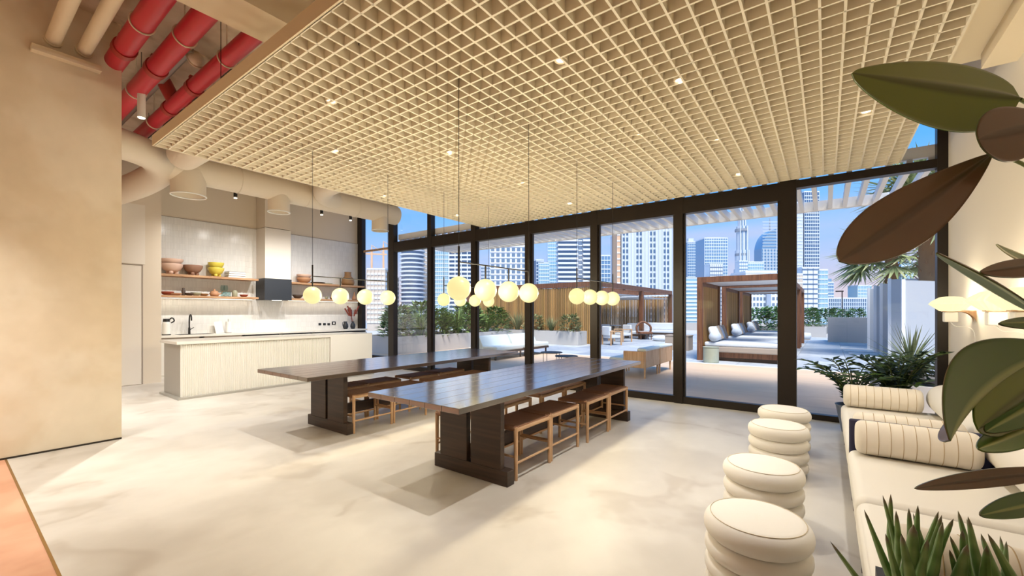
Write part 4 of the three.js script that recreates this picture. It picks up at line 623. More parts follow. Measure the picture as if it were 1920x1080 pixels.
// furniture under the pavilion
function armchair(x, z, turn, label, fab = M.outFab) {
  const t = thing('garden_armchair', label, 'chair', [x, 0, z], turn, 'armchairs at the pavilion');
  mesh('seat', rb(-0.3, 0.3, 0.30, 0.44, -0.3, 0.3, 0.04), fab, t); mesh('backrest', rb(-0.3, 0.3, 0.42, 0.85, -0.34, -0.22, 0.04), fab, t);
  for (const sx of [-1, 1]) { for (const sz of [-1, 1]) mesh('leg', bx(sx * 0.33 - 0.025, sx * 0.33 + 0.025, -0.012, 0.62, sz * 0.28 - 0.025, sz * 0.28 + 0.025), M.oak, t); mesh('armrest', bx(sx * 0.33 - 0.03, sx * 0.33 + 0.03, 0.6, 0.64, -0.32, 0.32), M.oak, t); }
}
{
  const c = [[1131, 638, 0.3, 'wooden armchair with pale cushions beside the window mullion'], [1147, 646, 2.6, 'wooden armchair seen from behind before the pavilion'], [1168, 640, -0.5, 'wooden armchair with pale cushions closer to the pavilion post']];
  for (const [u, v, a, l] of c) { const p = onY(u, v); armchair(p.x, p.z, a, l); }
  const q = onY(1150, 632), tb = thing('garden_dining_table', 'small round garden table among the wooden armchairs', 'table', [q.x, 0, q.z]); mesh('top', cyl([0, 0.68, 0], [0, 0.72, 0], 0.45, 0.45, 22), M.planter, tb); mesh('pedestal', cyl([0, -0.012, 0], [0, 0.68, 0], 0.05, 0.05, 10), M.darkSteel, tb);
  for (const [u, v, w, l] of [[1193, 634, 1.3, 'pale garden sofa beside the pavilion post'], [1232, 631, 2.6, 'long pale garden sofa in front of the bamboo wall']]) { const p = onY(u, v); const s = thing('garden_sofa', l, 'sofa', [p.x, 0, p.z], 0.05); mesh('frame', bx(-w / 2, w / 2, 0.14, 0.24, -0.4, 0.4), M.tableLeg, s); mesh('seat', rb(-w / 2, w / 2, 0.24, 0.42, -0.4, 0.4, 0.05), M.outFab, s); mesh('backrest', rb(-w / 2, w / 2, 0.42, 0.85, -0.42, -0.22, 0.06), M.outFab, s); for (const sx of [-1, 1]) mesh('leg', bx(sx * (w / 2 - 0.1) - 0.03, sx * (w / 2 - 0.1) + 0.03, -0.012, 0.14, -0.3, 0.3), M.tableLeg, s); }
  const p2 = onY(1246, 639), fl = thing('floor_cushion', 'pale floor cushion beside the long garden sofa', 'cushion', [p2.x, 0.13, p2.z]); const g = cushion(1.2, 0.8, 0.3); g.rotateX(Math.PI / 2); mesh('cover', g, M.outFab, fl);
  const p3 = onY(1209, 636), lc = thing('wicker_chair', 'reddish brown lounge chair behind the pavilion post', 'chair', [p3.x, 0, p3.z], 0.6); mesh('shell', tube([[-0.35, 0.3, -0.2], [-0.38, 0.7, -0.25], [0, 0.95, -0.38], [0.38, 0.7, -0.25], [0.35, 0.3, -0.2]], 0.06, 8, 20), M.brown, lc); mesh('seat', rb(-0.35, 0.35, 0.3, 0.42, -0.3, 0.35, 0.04), M.brown, lc); for (const sx of [-1, 1]) for (const sz of [-1, 1]) mesh('leg', cyl([sx * 0.28, -0.012, sz * 0.26], [sx * 0.28, 0.3, sz * 0.26], 0.02, 0.02, 6), M.brown, lc);
  const p4 = onY(1155, 618), bar = thing('bar_counter', 'grey outdoor counter under the pavilion', 'counter', [p4.x, 0, p4.z]); mesh('body', bx(-2.2, 2.2, -0.012, 1.05, -0.4, 0.4), M.planter, bar); mesh('top', bx(-2.3, 2.3, 1.05, 1.1, -0.45, 0.45), M.taupe, bar);
  const p5 = onY(1273, 655), bl = thing('low_wall', 'short grey garden wall beside the first daybed', 'wall block', [p5.x, 0, p5.z]); mesh('block', rb(-0.45, 0.45, -0.012, 0.55, -0.35, 0.35, 0.01), M.taupe, bl); mesh('coping', bx(-0.47, 0.47, 0.55, 0.58, -0.37, 0.37), M.taupe, bl);
  const hp = thing('bare_shrub', 'thin twiggy shrub on the short grey wall', 'shrub', [p5.x, 0.585, p5.z]); mesh('foliage', bladeGeo(60, 0.9, 0.3, 0.01, greys), M.leafMatte, hp);
}
// canopied daybeds
function cabana(z0, z1, ord, n) {
  const x0 = -3.2, x1 = -0.95, h = 2.42, t = thing('daybed_canopy', ord + ' dark timber canopy frame with a bamboo side screen', 'canopy');
  for (const x of [x0, x1]) for (const z of [z0, z1]) mesh('post', bx(x - 0.08, x + 0.08, -0.012, h, z - 0.08, z + 0.08), M.brown, t);
  for (const z of [z0, z1]) mesh('beam', bx(x0 - 0.08, x1 + 0.08, h, h + 0.17, z - 0.08, z + 0.08), M.brown, t); for (const x of [x0, x1]) mesh('beam', bx(x - 0.08, x + 0.08, h, h + 0.17, z1 + 0.08, z0 - 0.08), M.brown, t);
  mesh('canopy_cloth', bx(x0 + 0.06, x1 - 0.06, h + 0.02, h + 0.05, z1 + 0.06, z0 - 0.06), M.louvre, t);
  mesh('screen_frame', [bx(x0 - 0.03, x0 + 0.03, h - 0.1, h, z1 + 0.08, z0 - 0.08), bx(x0 - 0.03, x0 + 0.03, 0.15, 0.22, z1 + 0.08, z0 - 0.08)], M.brown, t);
  bambooPanel(t, x0, z0 - 0.08, x0, z1 + 0.08, 0.2, h - 0.05, 0.05, 0.024);
  const b = thing('outdoor_daybed', ord + ' wide white daybed with a timber plinth', 'daybed'); const za = z0 + 0.05, zb = z1 + 0.35;
  mesh('plinth', bx(x0 + 0.3, x1 - 0.1, 0.1, 0.26, zb + 0.1, za - 0.12), M.brown, b); mesh('recess', bx(x0 + 0.4, x1 - 0.2, -0.012, 0.1, zb + 0.2, za - 0.25), M.black, b); mesh('base_cushion', rb(x0 + 0.13, x1 - 0.02, 0.26, 0.44, zb, za, 0.04, 3), M.taupe, b); mesh('mattress', rb(x0 + 0.13, x1 - 0.02, 0.44, 0.57, zb, za, 0.05, 3), M.outFab, b);
  for (let i = 0; i < n; i++) { const p = thing('daybed_pillow', ['pale', 'striped grey', 'pale', 'blue grey', 'pale'][i] + ' pillow, ' + ['first', 'second', 'third', 'fourth', 'fifth'][i] + ' along the ' + ord + ' daybed', 'pillow', [x0 + 0.36 + 0.03 * (i % 2), 0.825, za - 0.3 - i * ((za - zb - 0.5) / n)], Math.PI / 2 + rr(-0.25, 0.25), 'daybed pillows'); const m = mesh('cover', cushion(0.5, 0.46, 0.17), i % 2 ? M.outFabB : M.outFab, p); m.rotation.x = -0.35; if (i % 2) { const s = mesh('stripe', [bx(-0.03, 0.03, -0.22, 0.22, 0.06, 0.108), bx(-0.16, -0.12, -0.2, 0.2, 0.05, 0.1), bx(0.12, 0.16, -0.2, 0.2, 0.05, 0.1)], M.taupe, p); s.rotation.x = -0.35; } }
  const r = thing('daybed_roll', 'grey roll cushion at the front of the ' + ord + ' daybed', 'cushion', [x0 + 0.4, 0.73, za - 0.2]); const g = new THREE.CapsuleGeometry(0.15, 0.3, 6, 18); g.rotateX(Math.PI / 2); mesh('cover', g, M.outFabB, r);
}
cabana(-14.3, -16.95, 'first', 5); cabana(-18.2, -21.3, 'second', 5); cabana(-22.2, -25.0, 'third', 4);
{
  const s = thing('drum_side_table', 'sage grey drum side table before the first daybed', 'side table', [-2.77, -0.012, -13.72]); mesh('drum', lathe([[0, 0], [0.2, 0], [0.215, 0.02], [0.215, 0.44], [0.2, 0.455], [0, 0.455]], 30), M.sage, s); mesh('top', cyl([0, 0.455, 0], [0, 0.47, 0], 0.225, 0.225, 30), M.sage, s);
}
// lounge seating near the glass
function lounge(x, z, turn, w, label, back = M.mint) {
  const t = thing('outdoor_lounge_seat', label, 'sofa', [x, 0, z], turn, 'outdoor lounge seats');
  mesh('frame', bx(-w / 2, w / 2, 0.2, 0.27, -0.42, 0.42), M.tableLeg, t); mesh('seat', rb(-w / 2 + 0.02, w / 2 - 0.02, 0.27, 0.42, -0.36, 0.44, 0.05, 3), back, t);
  const sh = new THREE.Shape(); sh.moveTo(-0.44, 0.27); sh.lineTo(-0.36, 0.70); sh.quadraticCurveTo(-0.33, 0.73, -0.28, 0.70); sh.lineTo(-0.14, 0.42); sh.lineTo(-0.14, 0.27); const g = new THREE.ExtrudeGeometry(sh, { depth: w - 0.04, bevelEnabled: true, bevelSize: 0.015, bevelThickness: 0.015, bevelSegments: 2 }); g.rotateY(-Math.PI / 2); g.translate(w / 2 - 0.02, 0, 0); mesh('backrest', g, back, t);
  for (const sx of [-1, 1]) for (const sz of [-1, 1]) mesh('leg', bx(sx * (w / 2 - 0.08) - 0.022, sx * (w / 2 - 0.08) + 0.022, -0.012, 0.2, sz * 0.34 - 0.022, sz * 0.34 + 0.022), M.tableLeg, t);
  return t;
}
lounge(-8.62, -11.0, Math.PI / 2, 1.5, 'pale mint lounge seat closer to the shrubs planter'); lounge(-8.62, -12.6, Math.PI / 2, 1.5, 'pale mint lounge seat closer to the wire tables');
function backedSofa(p, turn, w, label) {
  const t = thing('timber_back_sofa', label, 'sofa', p, turn, 'timber backed sofas');
  mesh('seat', rb(-w / 2 + 0.03, w / 2 - 0.03, 0.27, 0.43, -0.3, 0.48, 0.05, 3), M.mint, t); mesh('back_shell', rb(-w / 2, w / 2, 0.22, 0.62, -0.42, -0.37, 0.02), M.oak, t); mesh('back_cushion', rb(-w / 2 + 0.02, w / 2 - 0.02, 0.40, 0.66, -0.37, -0.2, 0.05, 3), M.mint, t); mesh('top_roll', rb(-w / 2, w / 2, 0.60, 0.67, -0.43, -0.22, 0.03, 3), M.mint, t);
  for (const s of [-1, 1]) { mesh('side_panel', rb(s * w / 2 - 0.025, s * w / 2 + 0.025, 0.22, 0.60, -0.4, 0.1, 0.02), s > 0 ? M.oak : M.taupe, t); for (const q of [-0.38, 0.4]) mesh('leg', cyl([s * (w / 2 - 0.06), -0.012, q], [s * (w / 2 - 0.06), 0.24, q], 0.02, 0.026, 8), M.oak, t); }
}
{ const a = onY(1212, 711); backedSofa([-3.68, 0, -9.95], -Math.PI / 2, 1.0, 'mint sofa seen from behind, corner leg toward the table'); backedSofa([-3.68, 0, -11.0], -Math.PI / 2, 1.0, 'mint sofa seen from behind, half hidden by a window mullion'); }
[[1034, 660, 0.31, 0.36, 'taller round wire coffee table by the mint lounge seats'], [1062, 667, 0.31, 0.30, 'lower round wire coffee table by the mint lounge seats']].forEach(([u, v, r, h, l]) => { const p = onY(u, v, h), t = thing('wire_coffee_table', l, 'table', [p.x, 0, p.z]); mesh('top', cyl([0, h - 0.02, 0], [0, h, 0], r, r, 26), M.black, t); for (let i = 0; i < 4; i++) { const a = i * Math.PI / 2 + 0.5; mesh('leg', cyl([Math.cos(a) * r * 0.85, -0.012, Math.sin(a) * r * 0.85], [Math.cos(a) * r * 0.85, h - 0.02, Math.sin(a) * r * 0.85], 0.008, 0.008, 6), M.black, t); } const g = new THREE.TorusGeometry(r * 0.85, 0.008, 5, 26); g.rotateX(Math.PI / 2); mesh('base_ring', g, M.black, t); });
// right-hand side: privacy fins, palms, planters
[[-22.3, 1.36, 2.45], [-20.9, 1.46, 2.48], [-19.8, 1.55, 2.5], [-18.6, 1.66, 2.58]].forEach(([z, x, h], i) => { const t = thing('privacy_fin', 'white upright terrace fin, ' + ['first', 'second', 'third', 'fourth'][i] + ' counted from the far planter', 'screen', [x, -0.012, z], 0, 'white terrace fins'); mesh('panel', rb(0, 2.0, 0, h, -0.03, 0.03, 0.01), M.fin, t); mesh('edge_post', bx(-0.04, 0.04, 0, h + 0.03, -0.05, 0.05), M.louvre, t); mesh('foot_plate', bx(-0.9, 0.1, 0, 0.03, -0.12, 0.12), M.louvre, t); });
{ const t = thing('privacy_fin', 'tall white terrace screen with a sloping top beside the palms', 'screen', [1.78, -0.012, -16.6]); const sh = new THREE.Shape(); sh.moveTo(0, 0); sh.lineTo(5, 0); sh.lineTo(5, 1.5); sh.quadraticCurveTo(2.2, 2.3, 0, 2.42); const g = new THREE.ExtrudeGeometry(sh, { depth: 0.05, bevelEnabled: false }); mesh('panel', g, M.fin, t); mesh('edge_post', bx(-0.04, 0.04, 0, 2.45, -0.03, 0.08), M.louvre, t); }
planter(0.05, 1.95, -27, -28, 1.23, 'tall grey planter box at the end of the stone paving'); planter(0.62, 3.2, -8.1, -9.9, 0.45, 'low planter outside beside the sofa window');
function palm(x, z, h, r, R, n, label) {
  const t = thing('fan_palm', label, 'palm', [x, -0.012, z]), bark = S_bark ??= S({ color: '#8a6a4d', roughness: 0.95 });
  const pr = []; for (let i = 0; i <= 26; i++) { const k = i / 26; pr.push([r * (1.15 - 0.25 * k) * (i % 2 ? 1.07 : 0.95), k * h]); } mesh('trunk', lathe(pr, 16), bark, t);
  const scar = []; for (let i = 0; i < 60; i++) { const a = i * 2.4, y = h * (0.35 + 0.64 * i / 60), rr0 = r * 0.98; scar.push(cyl([Math.cos(a) * rr0, y, Math.sin(a) * rr0], [Math.cos(a) * (rr0 + 0.09), y + 0.12, Math.sin(a) * (rr0 + 0.09)], 0.03, 0.012, 5)); } stuff(mesh('leaf_stubs', scar, bark, t));
  for (let i = 0; i < n; i++) {
    const a = i * 2.399 + rr(-0.2, 0.2), el = 1.35 - 1.9 * (i / n) + rr(-0.1, 0.1), L = R * rr(0.5, 0.65), dx = Math.cos(a), dz = Math.sin(a), b = V(0, h, 0), e = b.clone().add(V(dx * L * Math.cos(el), L * Math.sin(el), dz * L * Math.cos(el))), gs = [tint(cyl(b, e, 0.018, 0.01, 5), '#75804a')], dir = e.clone().sub(b).normalize(), sd = dir.clone().cross(V(0, 1, 0)).normalize(), up = sd.clone().cross(dir);
    for (let k = 0; k < 15; k++) { const f = (k / 14 - 0.5) * 3.9, q = dir.clone().multiplyScalar(Math.cos(f)).addScaledVector(sd, Math.sin(f)).addScaledVector(up, -0.12).normalize(), E = e.clone().addScaledVector(q, R * 0.55 * (0.75 + 0.25 * Math.cos(f))).add(V(0, -0.10 * R * Math.abs(Math.sin(f)) - 0.06 * R, 0)); gs.push(leafQuad(e, E, 0.06, ['#a3ae7c', '#8b9a6c', '#b6bb8c', '#78895a'][k % 4])); }
    mesh('frond', gs, M.leafMatte, t);
  }
}
palm(2.22, -24.0, 3.9, 0.22, 2.15, 60, 'fan palm with a full grey green crown behind the white fins'); palm(2.6, -18.6, 4.75, 0.25, 2.1, 56, 'thick trunked fan palm beside the window frame');
{
  const t = thing('yucca', 'spiky yucca outside the window behind the sofa', 'plant', [1.0, 0.38, -8.6]); mesh('stem', cyl([0, 0, 0], [0, 0.35, 0], 0.04, 0.03, 8), S_bark, t); const g = []; for (let i = 0; i < 46; i++) { const a = i * 2.399, el = 1.45 - 1.5 * i / 46, L = rr(0.5, 0.72); g.push(leafQuad(V(0, 0.34, 0), V(Math.cos(a) * L * Math.cos(el), 0.34 + L * Math.sin(el), Math.sin(a) * L * Math.cos(el)), 0.016, ['#6b7a55', '#55653f', '#7f8c66'][i % 3])); } mesh('rosette', g, M.leafMatte, t);
  row('planter_shrub', 'dark low shrub outside the sofa window', [bushGeo(260, 0.45, 0.45, 0.35, 0.16, ['#4a5a34', '#38482a', '#5d6b40'])], [[1.5, -8.6, 1.0], [0.95, -9.1, 0.9], [2.1, -8.9, 1.1]], 0.36, 'shrubs outside the sofa window');
  const h = bushGeo(420, 1.3, 1.5, 0.7, 0.34, ['#3f6a3e', '#4f7d45', '#2f5534', '#5f8a50']);
  const spots = [[1420, 612, 26.5], [1447, 612, 27], [1512, 612, 30], [1540, 612, 31], [1570, 600, 32], [1605, 600, 32]], ln = ['beyond the daybeds', 'beyond the daybeds, beside the sliding door post', 'behind the stone paving, beside the daybed post', 'behind the stone paving, next to the tall planter', 'in the tall planter, beside the lamp post', 'in the tall planter, beside the white fins'];
  spots.forEach(([u, v, d], i) => { const p = at(u, v, d), b = thing('hedge_shrub', 'green hedge shrub ' + ln[i], 'shrub', [p.x, i < 4 ? 0.3 : 0.6, p.z], i, 'terrace hedge shrubs'); mesh('foliage', h, M.leafMatte, b); b.scale.setScalar(i < 4 ? 0.95 : 0.75); });
  const pl = planter(-4, 0, -31.5, -33, 0.6, 'low grey planter under the hedge beyond the daybeds');
  const e = thing('lamp_post', 'thin black lamp post behind the tall planter', 'lamp post', [at(1579, 600, 36).x, -0.012, at(1579, 600, 36).z]); mesh('pole', cyl([0, 0, 0], [0, 3.3, 0], 0.05, 0.04, 8), M.black, e); mesh('head', bx(-0.45, 0.1, 3.25, 3.35, -0.08, 0.08), M.black, e);
  const p = onY(1520, 618), pf = thing('garden_pouffe', 'pale round pouffe beside the daybed post', 'pouffe', [onY(1503, 636).x, -0.012, onY(1503, 636).z]); mesh('body', lathe([[0, 0], [0.38, 0], [0.45, 0.15], [0.42, 0.36], [0, 0.4]], 24), M.outFab, pf); mesh('base', cyl([0, 0, 0], [0, 0.03, 0], 0.4, 0.4, 22), M.taupe, pf);
}

// ================================================================ the city
struct(mesh('city_ground', bx(-1500, 1200, -32, -30, -1900, -45), S({ color: '#9aa3ad', roughness: 1 })), 'hazy grey city ground far below the terrace', 'ground');
const B = { white: S({ color: '#dfe5ea', roughness: 0.7 }), pale: S({ color: '#c3ced8', roughness: 0.6 }), hazyGlassB: S({ color: '#7fa6c4', roughness: 0.15, metalness: 0.35 }), hazyGlassC: S({ color: '#9fc8d8', roughness: 0.15, metalness: 0.3 }), hazyGlassD: S({ color: '#5f7c99', roughness: 0.2, metalness: 0.3 }), win: S({ color: '#7890a6', roughness: 0.15, metalness: 0.3 }), beige: S({ color: '#cdbfae', roughness: 0.8 }), sand: S({ color: '#e0b690', roughness: 0.8 }), grey: S({ color: '#8f98a3', roughness: 0.8 }) };  // blue of distance haze is mixed into these facade colours
function block(name, label, u0, u1, vt, d, body, style, o = {}) {
  const w = (u1 - u0) * d / FPX, c = at((u0 + u1) / 2, HORIZON, d), top = EYE + (HORIZON - vt) * d / FPX, dep = o.dep ?? w * 0.9, base = -30;
  const t = thing(name, label, 'building', [c.x + FWD.x * dep / 2, 0, c.z + FWD.z * dep / 2], YAW + (o.turn ?? 0)), hw = w / 2, hd = dep / 2;
  if (o.round) { const g = new THREE.CylinderGeometry(hw, hw, top - base, 28); g.translate(0, (top + base) / 2, 0); mesh('tower', g, body, t); } else mesh('tower', bx(-hw, hw, base, top, -hd, hd), body, t);
  const fh = o.floor ?? 3.4, y0 = o.from ?? -6, rows = Math.floor((top - y0) / fh - 0.3);
  if (style === 'windows') {   // each window a part
    const n = o.cols, cw = w / n, g = bx(-cw * (o.ww ?? 0.31), cw * (o.ww ?? 0.31), 0, fh * (o.wh ?? 0.6), -0.15, 0.12), gm = o.mat ?? B.win;
    for (let r = 0; r < rows; r++) for (let k = 0; k < n; k++) { if (o.skip?.(k)) continue; const m = mesh('window', g, gm, t); m.position.set(-hw + cw * (k + 0.5), y0 + r * fh + fh * 0.25, hd); }
    if (o.piers) { for (let k = 0; k <= n; k++) if (!o.pierAt || o.pierAt(k)) mesh('pier', bx(-hw + cw * k - 0.3, -hw + cw * k + 0.3, y0, top, hd, hd + 0.6), M.gridPale, t); }
    if (o.frames) { const gf = bx(-hw, hw, 0, 0.45, hd, hd + 0.35); for (let r = 0; r <= rows; r++) { const m = mesh('floor_band', gf, B.white, t); m.position.y = y0 + r * fh; } }
  } else if (style === 'slabs') {   // balcony slabs, each a part
    const over = o.over ?? 1.1; let g; if (o.round) { g = new THREE.CylinderGeometry(hw + over, hw + over, 1.15, 28); } else g = bx(-hw - over * 0.3, hw + over * 0.3, 0, fh * 0.42, -hd - 0.2, hd + over);
    for (let r = 0; r <= rows; r++) { const m = mesh('balcony_slab', g, B.white, t); m.position.y = y0 + r * fh; }
    if (o.piersN) for (let k = 0; k <= o.piersN; k++) mesh('pier', bx(-hw + w * k / o.piersN - 0.3, -hw + w * k / o.piersN + 0.3, y0, top, hd, hd + over + 0.15), o.pierMat ?? B.white, t);
  } else {   // curtain wall: fins and floor lines too fine to tell apart
    const n = o.cols ?? 8, gs = []; for (let k = 0; k <= n; k++) gs.push(bx(-hw + w * k / n - w * 0.008, -hw + w * k / n + w * 0.008, y0, top, hd, hd + 0.3)); for (let r = 0; r <= rows; r++) gs.push(bx(-hw, hw, y0 + r * fh, y0 + r * fh + fh * 0.22, hd, hd + 0.22)); stuff(mesh('curtain_wall_grid', gs, o.gridMat ?? B.white, t));
  }
  if (o.crown) mesh('roof_plant', bx(-hw * 0.6, hw * 0.6, top, top + (o.crown === true ? 4 : o.crown), -hd * 0.6, hd * 0.6), o.crownMat ?? B.pale, t);
  mesh('parapet', bx(-hw - 0.15, hw + 0.15, top - 0.2, top + 0.9, -hd - 0.15, hd + 0.15), o.round ? body : B.white, t);
  return { t, hw, hd, top, w };
}
block('construction_block', 'unfinished beige building under cranes, beside the kitchen', 688, 722, 505, 300, B.beige, 'slabs', { over: 0.3, piersN: 5, pierMat: B.beige }); block('low_apartment', 'low grey building below the cranes', 716, 742, 520, 330, B.grey, 'slabs', { over: 0.3 });
for (const [u, v, d, l] of [[697, 470, 320, 'thin tower crane above the beige building, closer to the kitchen'], [719, 462, 340, 'thin tower crane closer to the black window post']]) { const c = at(u, HORIZON, d), yt = EYE + (HORIZON - v) * d / FPX, t = thing('tower_crane', l, 'crane', [c.x, 0, c.z], 0.9); mesh('mast', bx(-0.7, 0.7, -30, yt, -0.7, 0.7), B.sand, t); mesh('jib', bx(-5, 11, yt - 3, yt - 2, -0.5, 0.5), B.sand, t); mesh('tie', cyl([0, yt + 4, 0], [9, yt - 2, 0], 0.25, 0.25, 5), B.sand, t); mesh('apex', cyl([0, yt, 0], [0, yt + 4.5, 0], 0.7, 0.1, 6), B.sand, t); }
block('balcony_tower', 'rounded white tower ringed with balconies', 748, 790, 447, 330, B.hazyGlassD, 'slabs', { round: true, over: 1.2, floor: 3.3 }); block('apartment_tower', 'narrow beige grey tower beside the rounded balcony tower', 788, 804, 450, 360, B.beige, 'curtain', { cols: 5 });
block('glass_tower', 'pale aqua glass tower with fine vertical lines', 814, 846, 440, 350, B.hazyGlassC, 'curtain', { cols: 8 }); block('balcony_tower', 'white tower with stacked balconies beside the aqua tower', 842, 888, 438, 330, B.hazyGlassD, 'slabs', { over: 1.2, floor: 3.2, piersN: 4 });
block('apartment_tower', 'small pale block beside the square-windowed building', 902, 922, 500, 420, B.pale, 'curtain', { cols: 6, gridMat: B.win });
block('square_window_building', 'white building with rows of square windows', 919, 987, 452, 260, B.white, 'windows', { cols: 7, floor: 3.4, ww: 0.32, wh: 0.6, frames: true, mat: B.win });
block('glass_tower', 'blue glass tower slanting beside the bamboo fence', 1003, 1018, 488, 420, B.hazyGlassD, 'curtain', { cols: 4, turn: 0.3 }); block('glass_tower', 'low pale blue glass block above the bamboo fence', 1010, 1030, 494, 400, B.hazyGlassC, 'curtain', { cols: 6 }); block('glass_tower', 'green glass tower behind the banded white tower', 1027, 1048, 450, 420, B.hazyGlassC, 'curtain', { cols: 5 });
block('banded_tower', 'white tower with dark horizontal balcony bands', 1047, 1082, 446, 300, B.hazyGlassD, 'slabs', { over: 1.6, floor: 3.2 }); block('banded_tower', 'grey glass wing of the banded white tower', 1084.6, 1091.4, 444, 300, B.hazyGlassD, 'curtain', { cols: 4 }); block('banded_tower', 'white balcony wing closer to the window mullion', 1094, 1118, 442, 300, B.hazyGlassD, 'slabs', { over: 1.6, floor: 3.2 });
block('glass_tower', 'blue grid glass building beyond the pavilion roof', 1122, 1161, 480, 330, B.hazyGlassB, 'curtain', { cols: 7 });
block('pier_tower', 'broad tower with white piers and paired dark windows', 1166, 1268, 428, 240, B.pale, 'windows', { cols: 16, floor: 3.35, ww: 0.36, wh: 0.62, mat: B.hazyGlassD, skip: (k) => k % 4 > 1 && k % 4 !== 3 ? true : k % 4 === 3, piers: true, pierAt: (k) => true }); block('pier_tower', 'narrow edge of the broad white-piered tower, sunlight put into its colour', 1157, 1163, 428, 240, B.sand, 'curtain', { cols: 2, dep: 12 });  // sunlit edge of the tower is painted as a sand coloured strip
block('slender_tower', 'slender blue tower with a stepped top beside the sliding door', 1289, 1305, 454, 520, B.hazyGlassB, 'curtain', { cols: 4, crown: 5 }); block('glass_tower', 'low blue ribbed building behind the first daybed canopy', 1284, 1315, 522, 380, B.hazyGlassC, 'slabs', { over: 0.5 }); block('slender_tower', 'distant dark blue block beside the twin-topped tower', 1305, 1320, 500, 600, B.hazyGlassD, 'curtain', { cols: 4 });
block('twin_top_tower', 'wide blue and white tower with a flat crown', 1321, 1364, 447, 460, B.hazyGlassB, 'curtain', { cols: 10, crown: 2 }); block('apartment_tower', 'white mid-rise before the flat-crowned tower', 1331, 1355, 496, 380, B.white, 'curtain', { cols: 6, gridMat: B.win }); block('slender_tower', 'pale narrow block beside the flat-crowned tower', 1364, 1376, 520, 480, B.pale, 'curtain', { cols: 3 });
{ // stepped supertall
  const d = 700, c = at(1390, HORIZON, d), t = thing('supertall_tower', 'very tall pale stepped tower reaching the canopy', 'building', [c.x, 0, c.z], YAW); const y = (v) => EYE + (HORIZON - v) * d / FPX, w = d / FPX;
  [[13, 505], [11, 470], [9, 425], [6, 380], [3, 330]].forEach(([h, v]) => { const g = new THREE.CylinderGeometry(h * w, h * w, y(v) + 30, 14); g.translate(0, (y(v) - 30) / 2, 0); mesh('shaft', g, B.pale, t); for (let k = -2; k <= 2; k++) mesh('rib', bx(k * h * w * 0.36 - 0.5, k * h * w * 0.36 + 0.5, -30, y(v), h * w * 0.8, h * w + 0.6), k % 2 ? B.hazyGlassB : B.white, t); }); for (const v of [432, 478]) { const g = new THREE.CylinderGeometry(11.2 * w, 11.2 * w, 4, 14); g.translate(0, y(v), 0); mesh('plant_band', g, B.grey, t); }
}
{ // curved sail-topped tower
  const d = 520, c = at(1434, HORIZON, d), t = thing('sail_top_tower', 'blue tower with a quarter-round top and mast', 'building', [c.x, 0, c.z], YAW), w = d / FPX, y = (v) => EYE + (HORIZON - v) * w; const sh = new THREE.Shape(); sh.moveTo(-20 * w, -30); sh.lineTo(-20 * w, y(470)); sh.quadraticCurveTo(-16 * w, y(440), 6 * w, y(434)); sh.lineTo(6 * w, y(470)); sh.lineTo(14 * w, y(480)); sh.lineTo(14 * w, -30); const g = new THREE.ExtrudeGeometry(sh, { depth: 16, bevelEnabled: false }); mesh('tower', g, B.hazyGlassB, t); mesh('mast', cyl([2 * w, y(434), 8], [2 * w, y(412), 8], 0.8, 0.3, 6), B.grey, t);
  const gs = []; for (let k = 0; k < 26; k++) gs.push(bx(-19 * w, 13 * w, y(560) + k * 3.6, y(560) + k * 3.6 + 0.9, 16, 16.4)); for (let k = 0; k < 6; k++) gs.push(bx((-17 + k * 5.6) * w - 0.6, (-17 + k * 5.6) * w + 0.6, -10, y(470), 16, 16.6)); stuff(mesh('curtain_wall_grid', gs, B.pale, t));
}
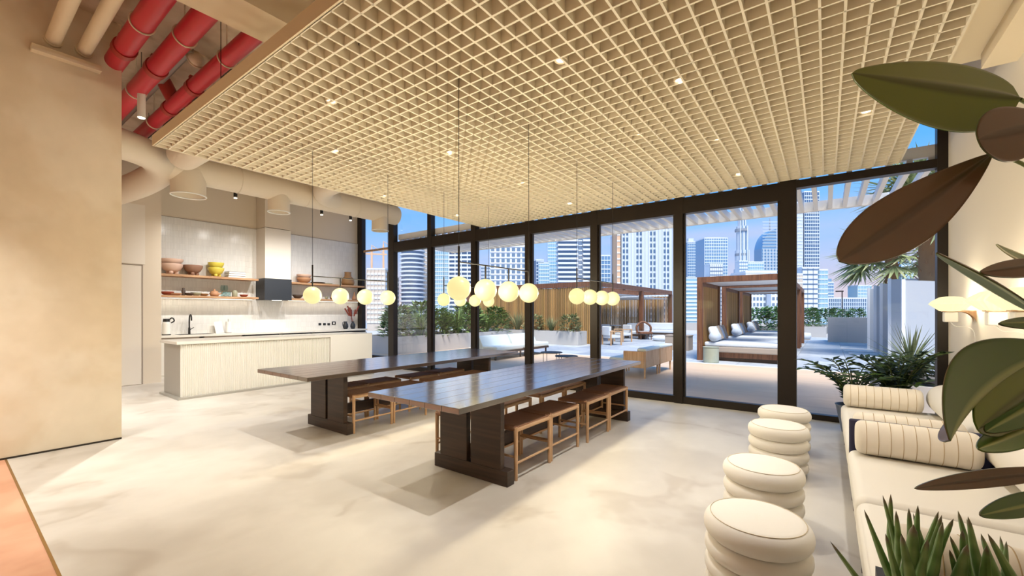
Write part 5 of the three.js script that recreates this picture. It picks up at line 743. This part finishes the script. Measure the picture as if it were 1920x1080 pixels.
block('apartment_tower', 'white block with a curved side before the tall tower', 1386, 1402, 490, 430, B.white, 'curtain', { cols: 4, gridMat: B.hazyGlassB }); block('apartment_tower', 'pale blue mid-rise under the sail-topped tower', 1402, 1432, 492, 440, B.hazyGlassC, 'curtain', { cols: 7 }); block('warm_lit_building', 'building above the daybed canopy, warm sunlight put into its colour', 1378, 1397, 516, 300, B.sand, 'curtain', { cols: 3, gridMat: B.beige });  // warm light on the low building is painted with the sand colour
block('apartment_block', 'white apartment block with many windows behind the daybeds', 1398, 1456, 511, 220, B.white, 'windows', { cols: 9, floor: 3.0, from: -8, ww: 0.3, wh: 0.55 }); block('apartment_block', 'white stair wing of the apartment block', 1446, 1462, 516, 215, B.white, 'windows', { cols: 2, floor: 3.0, from: -8, ww: 0.3, wh: 0.5 });
block('dark_glass_tower', 'tall dark blue tower rising past the canopy beside the door post', 1508, 1536, 360, 420, B.hazyGlassD, 'curtain', { cols: 7 }); block('dark_glass_tower', 'pale grey side of the tall dark tower', 1492, 1505.5, 380, 420, B.pale, 'curtain', { cols: 4 });
block('white_slab_building', 'white and blue slab building with vertical fins', 1504, 1535, 503, 300, B.white, 'curtain', { cols: 3, gridMat: B.hazyGlassD }); block('white_slab_building', 'lower blue glass slab beside the white slab building', 1533, 1552, 507, 300, B.hazyGlassC, 'curtain', { cols: 3 }); block('brown_building', 'narrow brown building beside the door post', 1494, 1505, 515, 290, B.beige, 'curtain', { cols: 2 });
block('domed_tower', 'small blue tower with a pointed dome', 1552, 1563, 530, 420, B.hazyGlassB, 'curtain', { cols: 3, crown: 4, crownMat: B.hazyGlassB }); block('long_glass_building', 'long low blue grey building behind the lamp post', 1553, 1640, 560, 330, B.hazyGlassD, 'curtain', { cols: 22, gridMat: B.pale, floor: 3 }); block('slender_tower', 'pale blue tower behind the palm crown', 1608, 1634, 536, 430, B.hazyGlassC, 'curtain', { cols: 5 }); block('slender_tower', 'bright blue tower between the palm trunks', 1690, 1712, 490, 430, B.hazyGlassC, 'curtain', { cols: 4 });

// ================================================================ hand over
scene.traverse((o) => { if (o.isMesh) { o.castShadow = true; o.receiveShadow = true; } });
renderer.render(scene, camera);
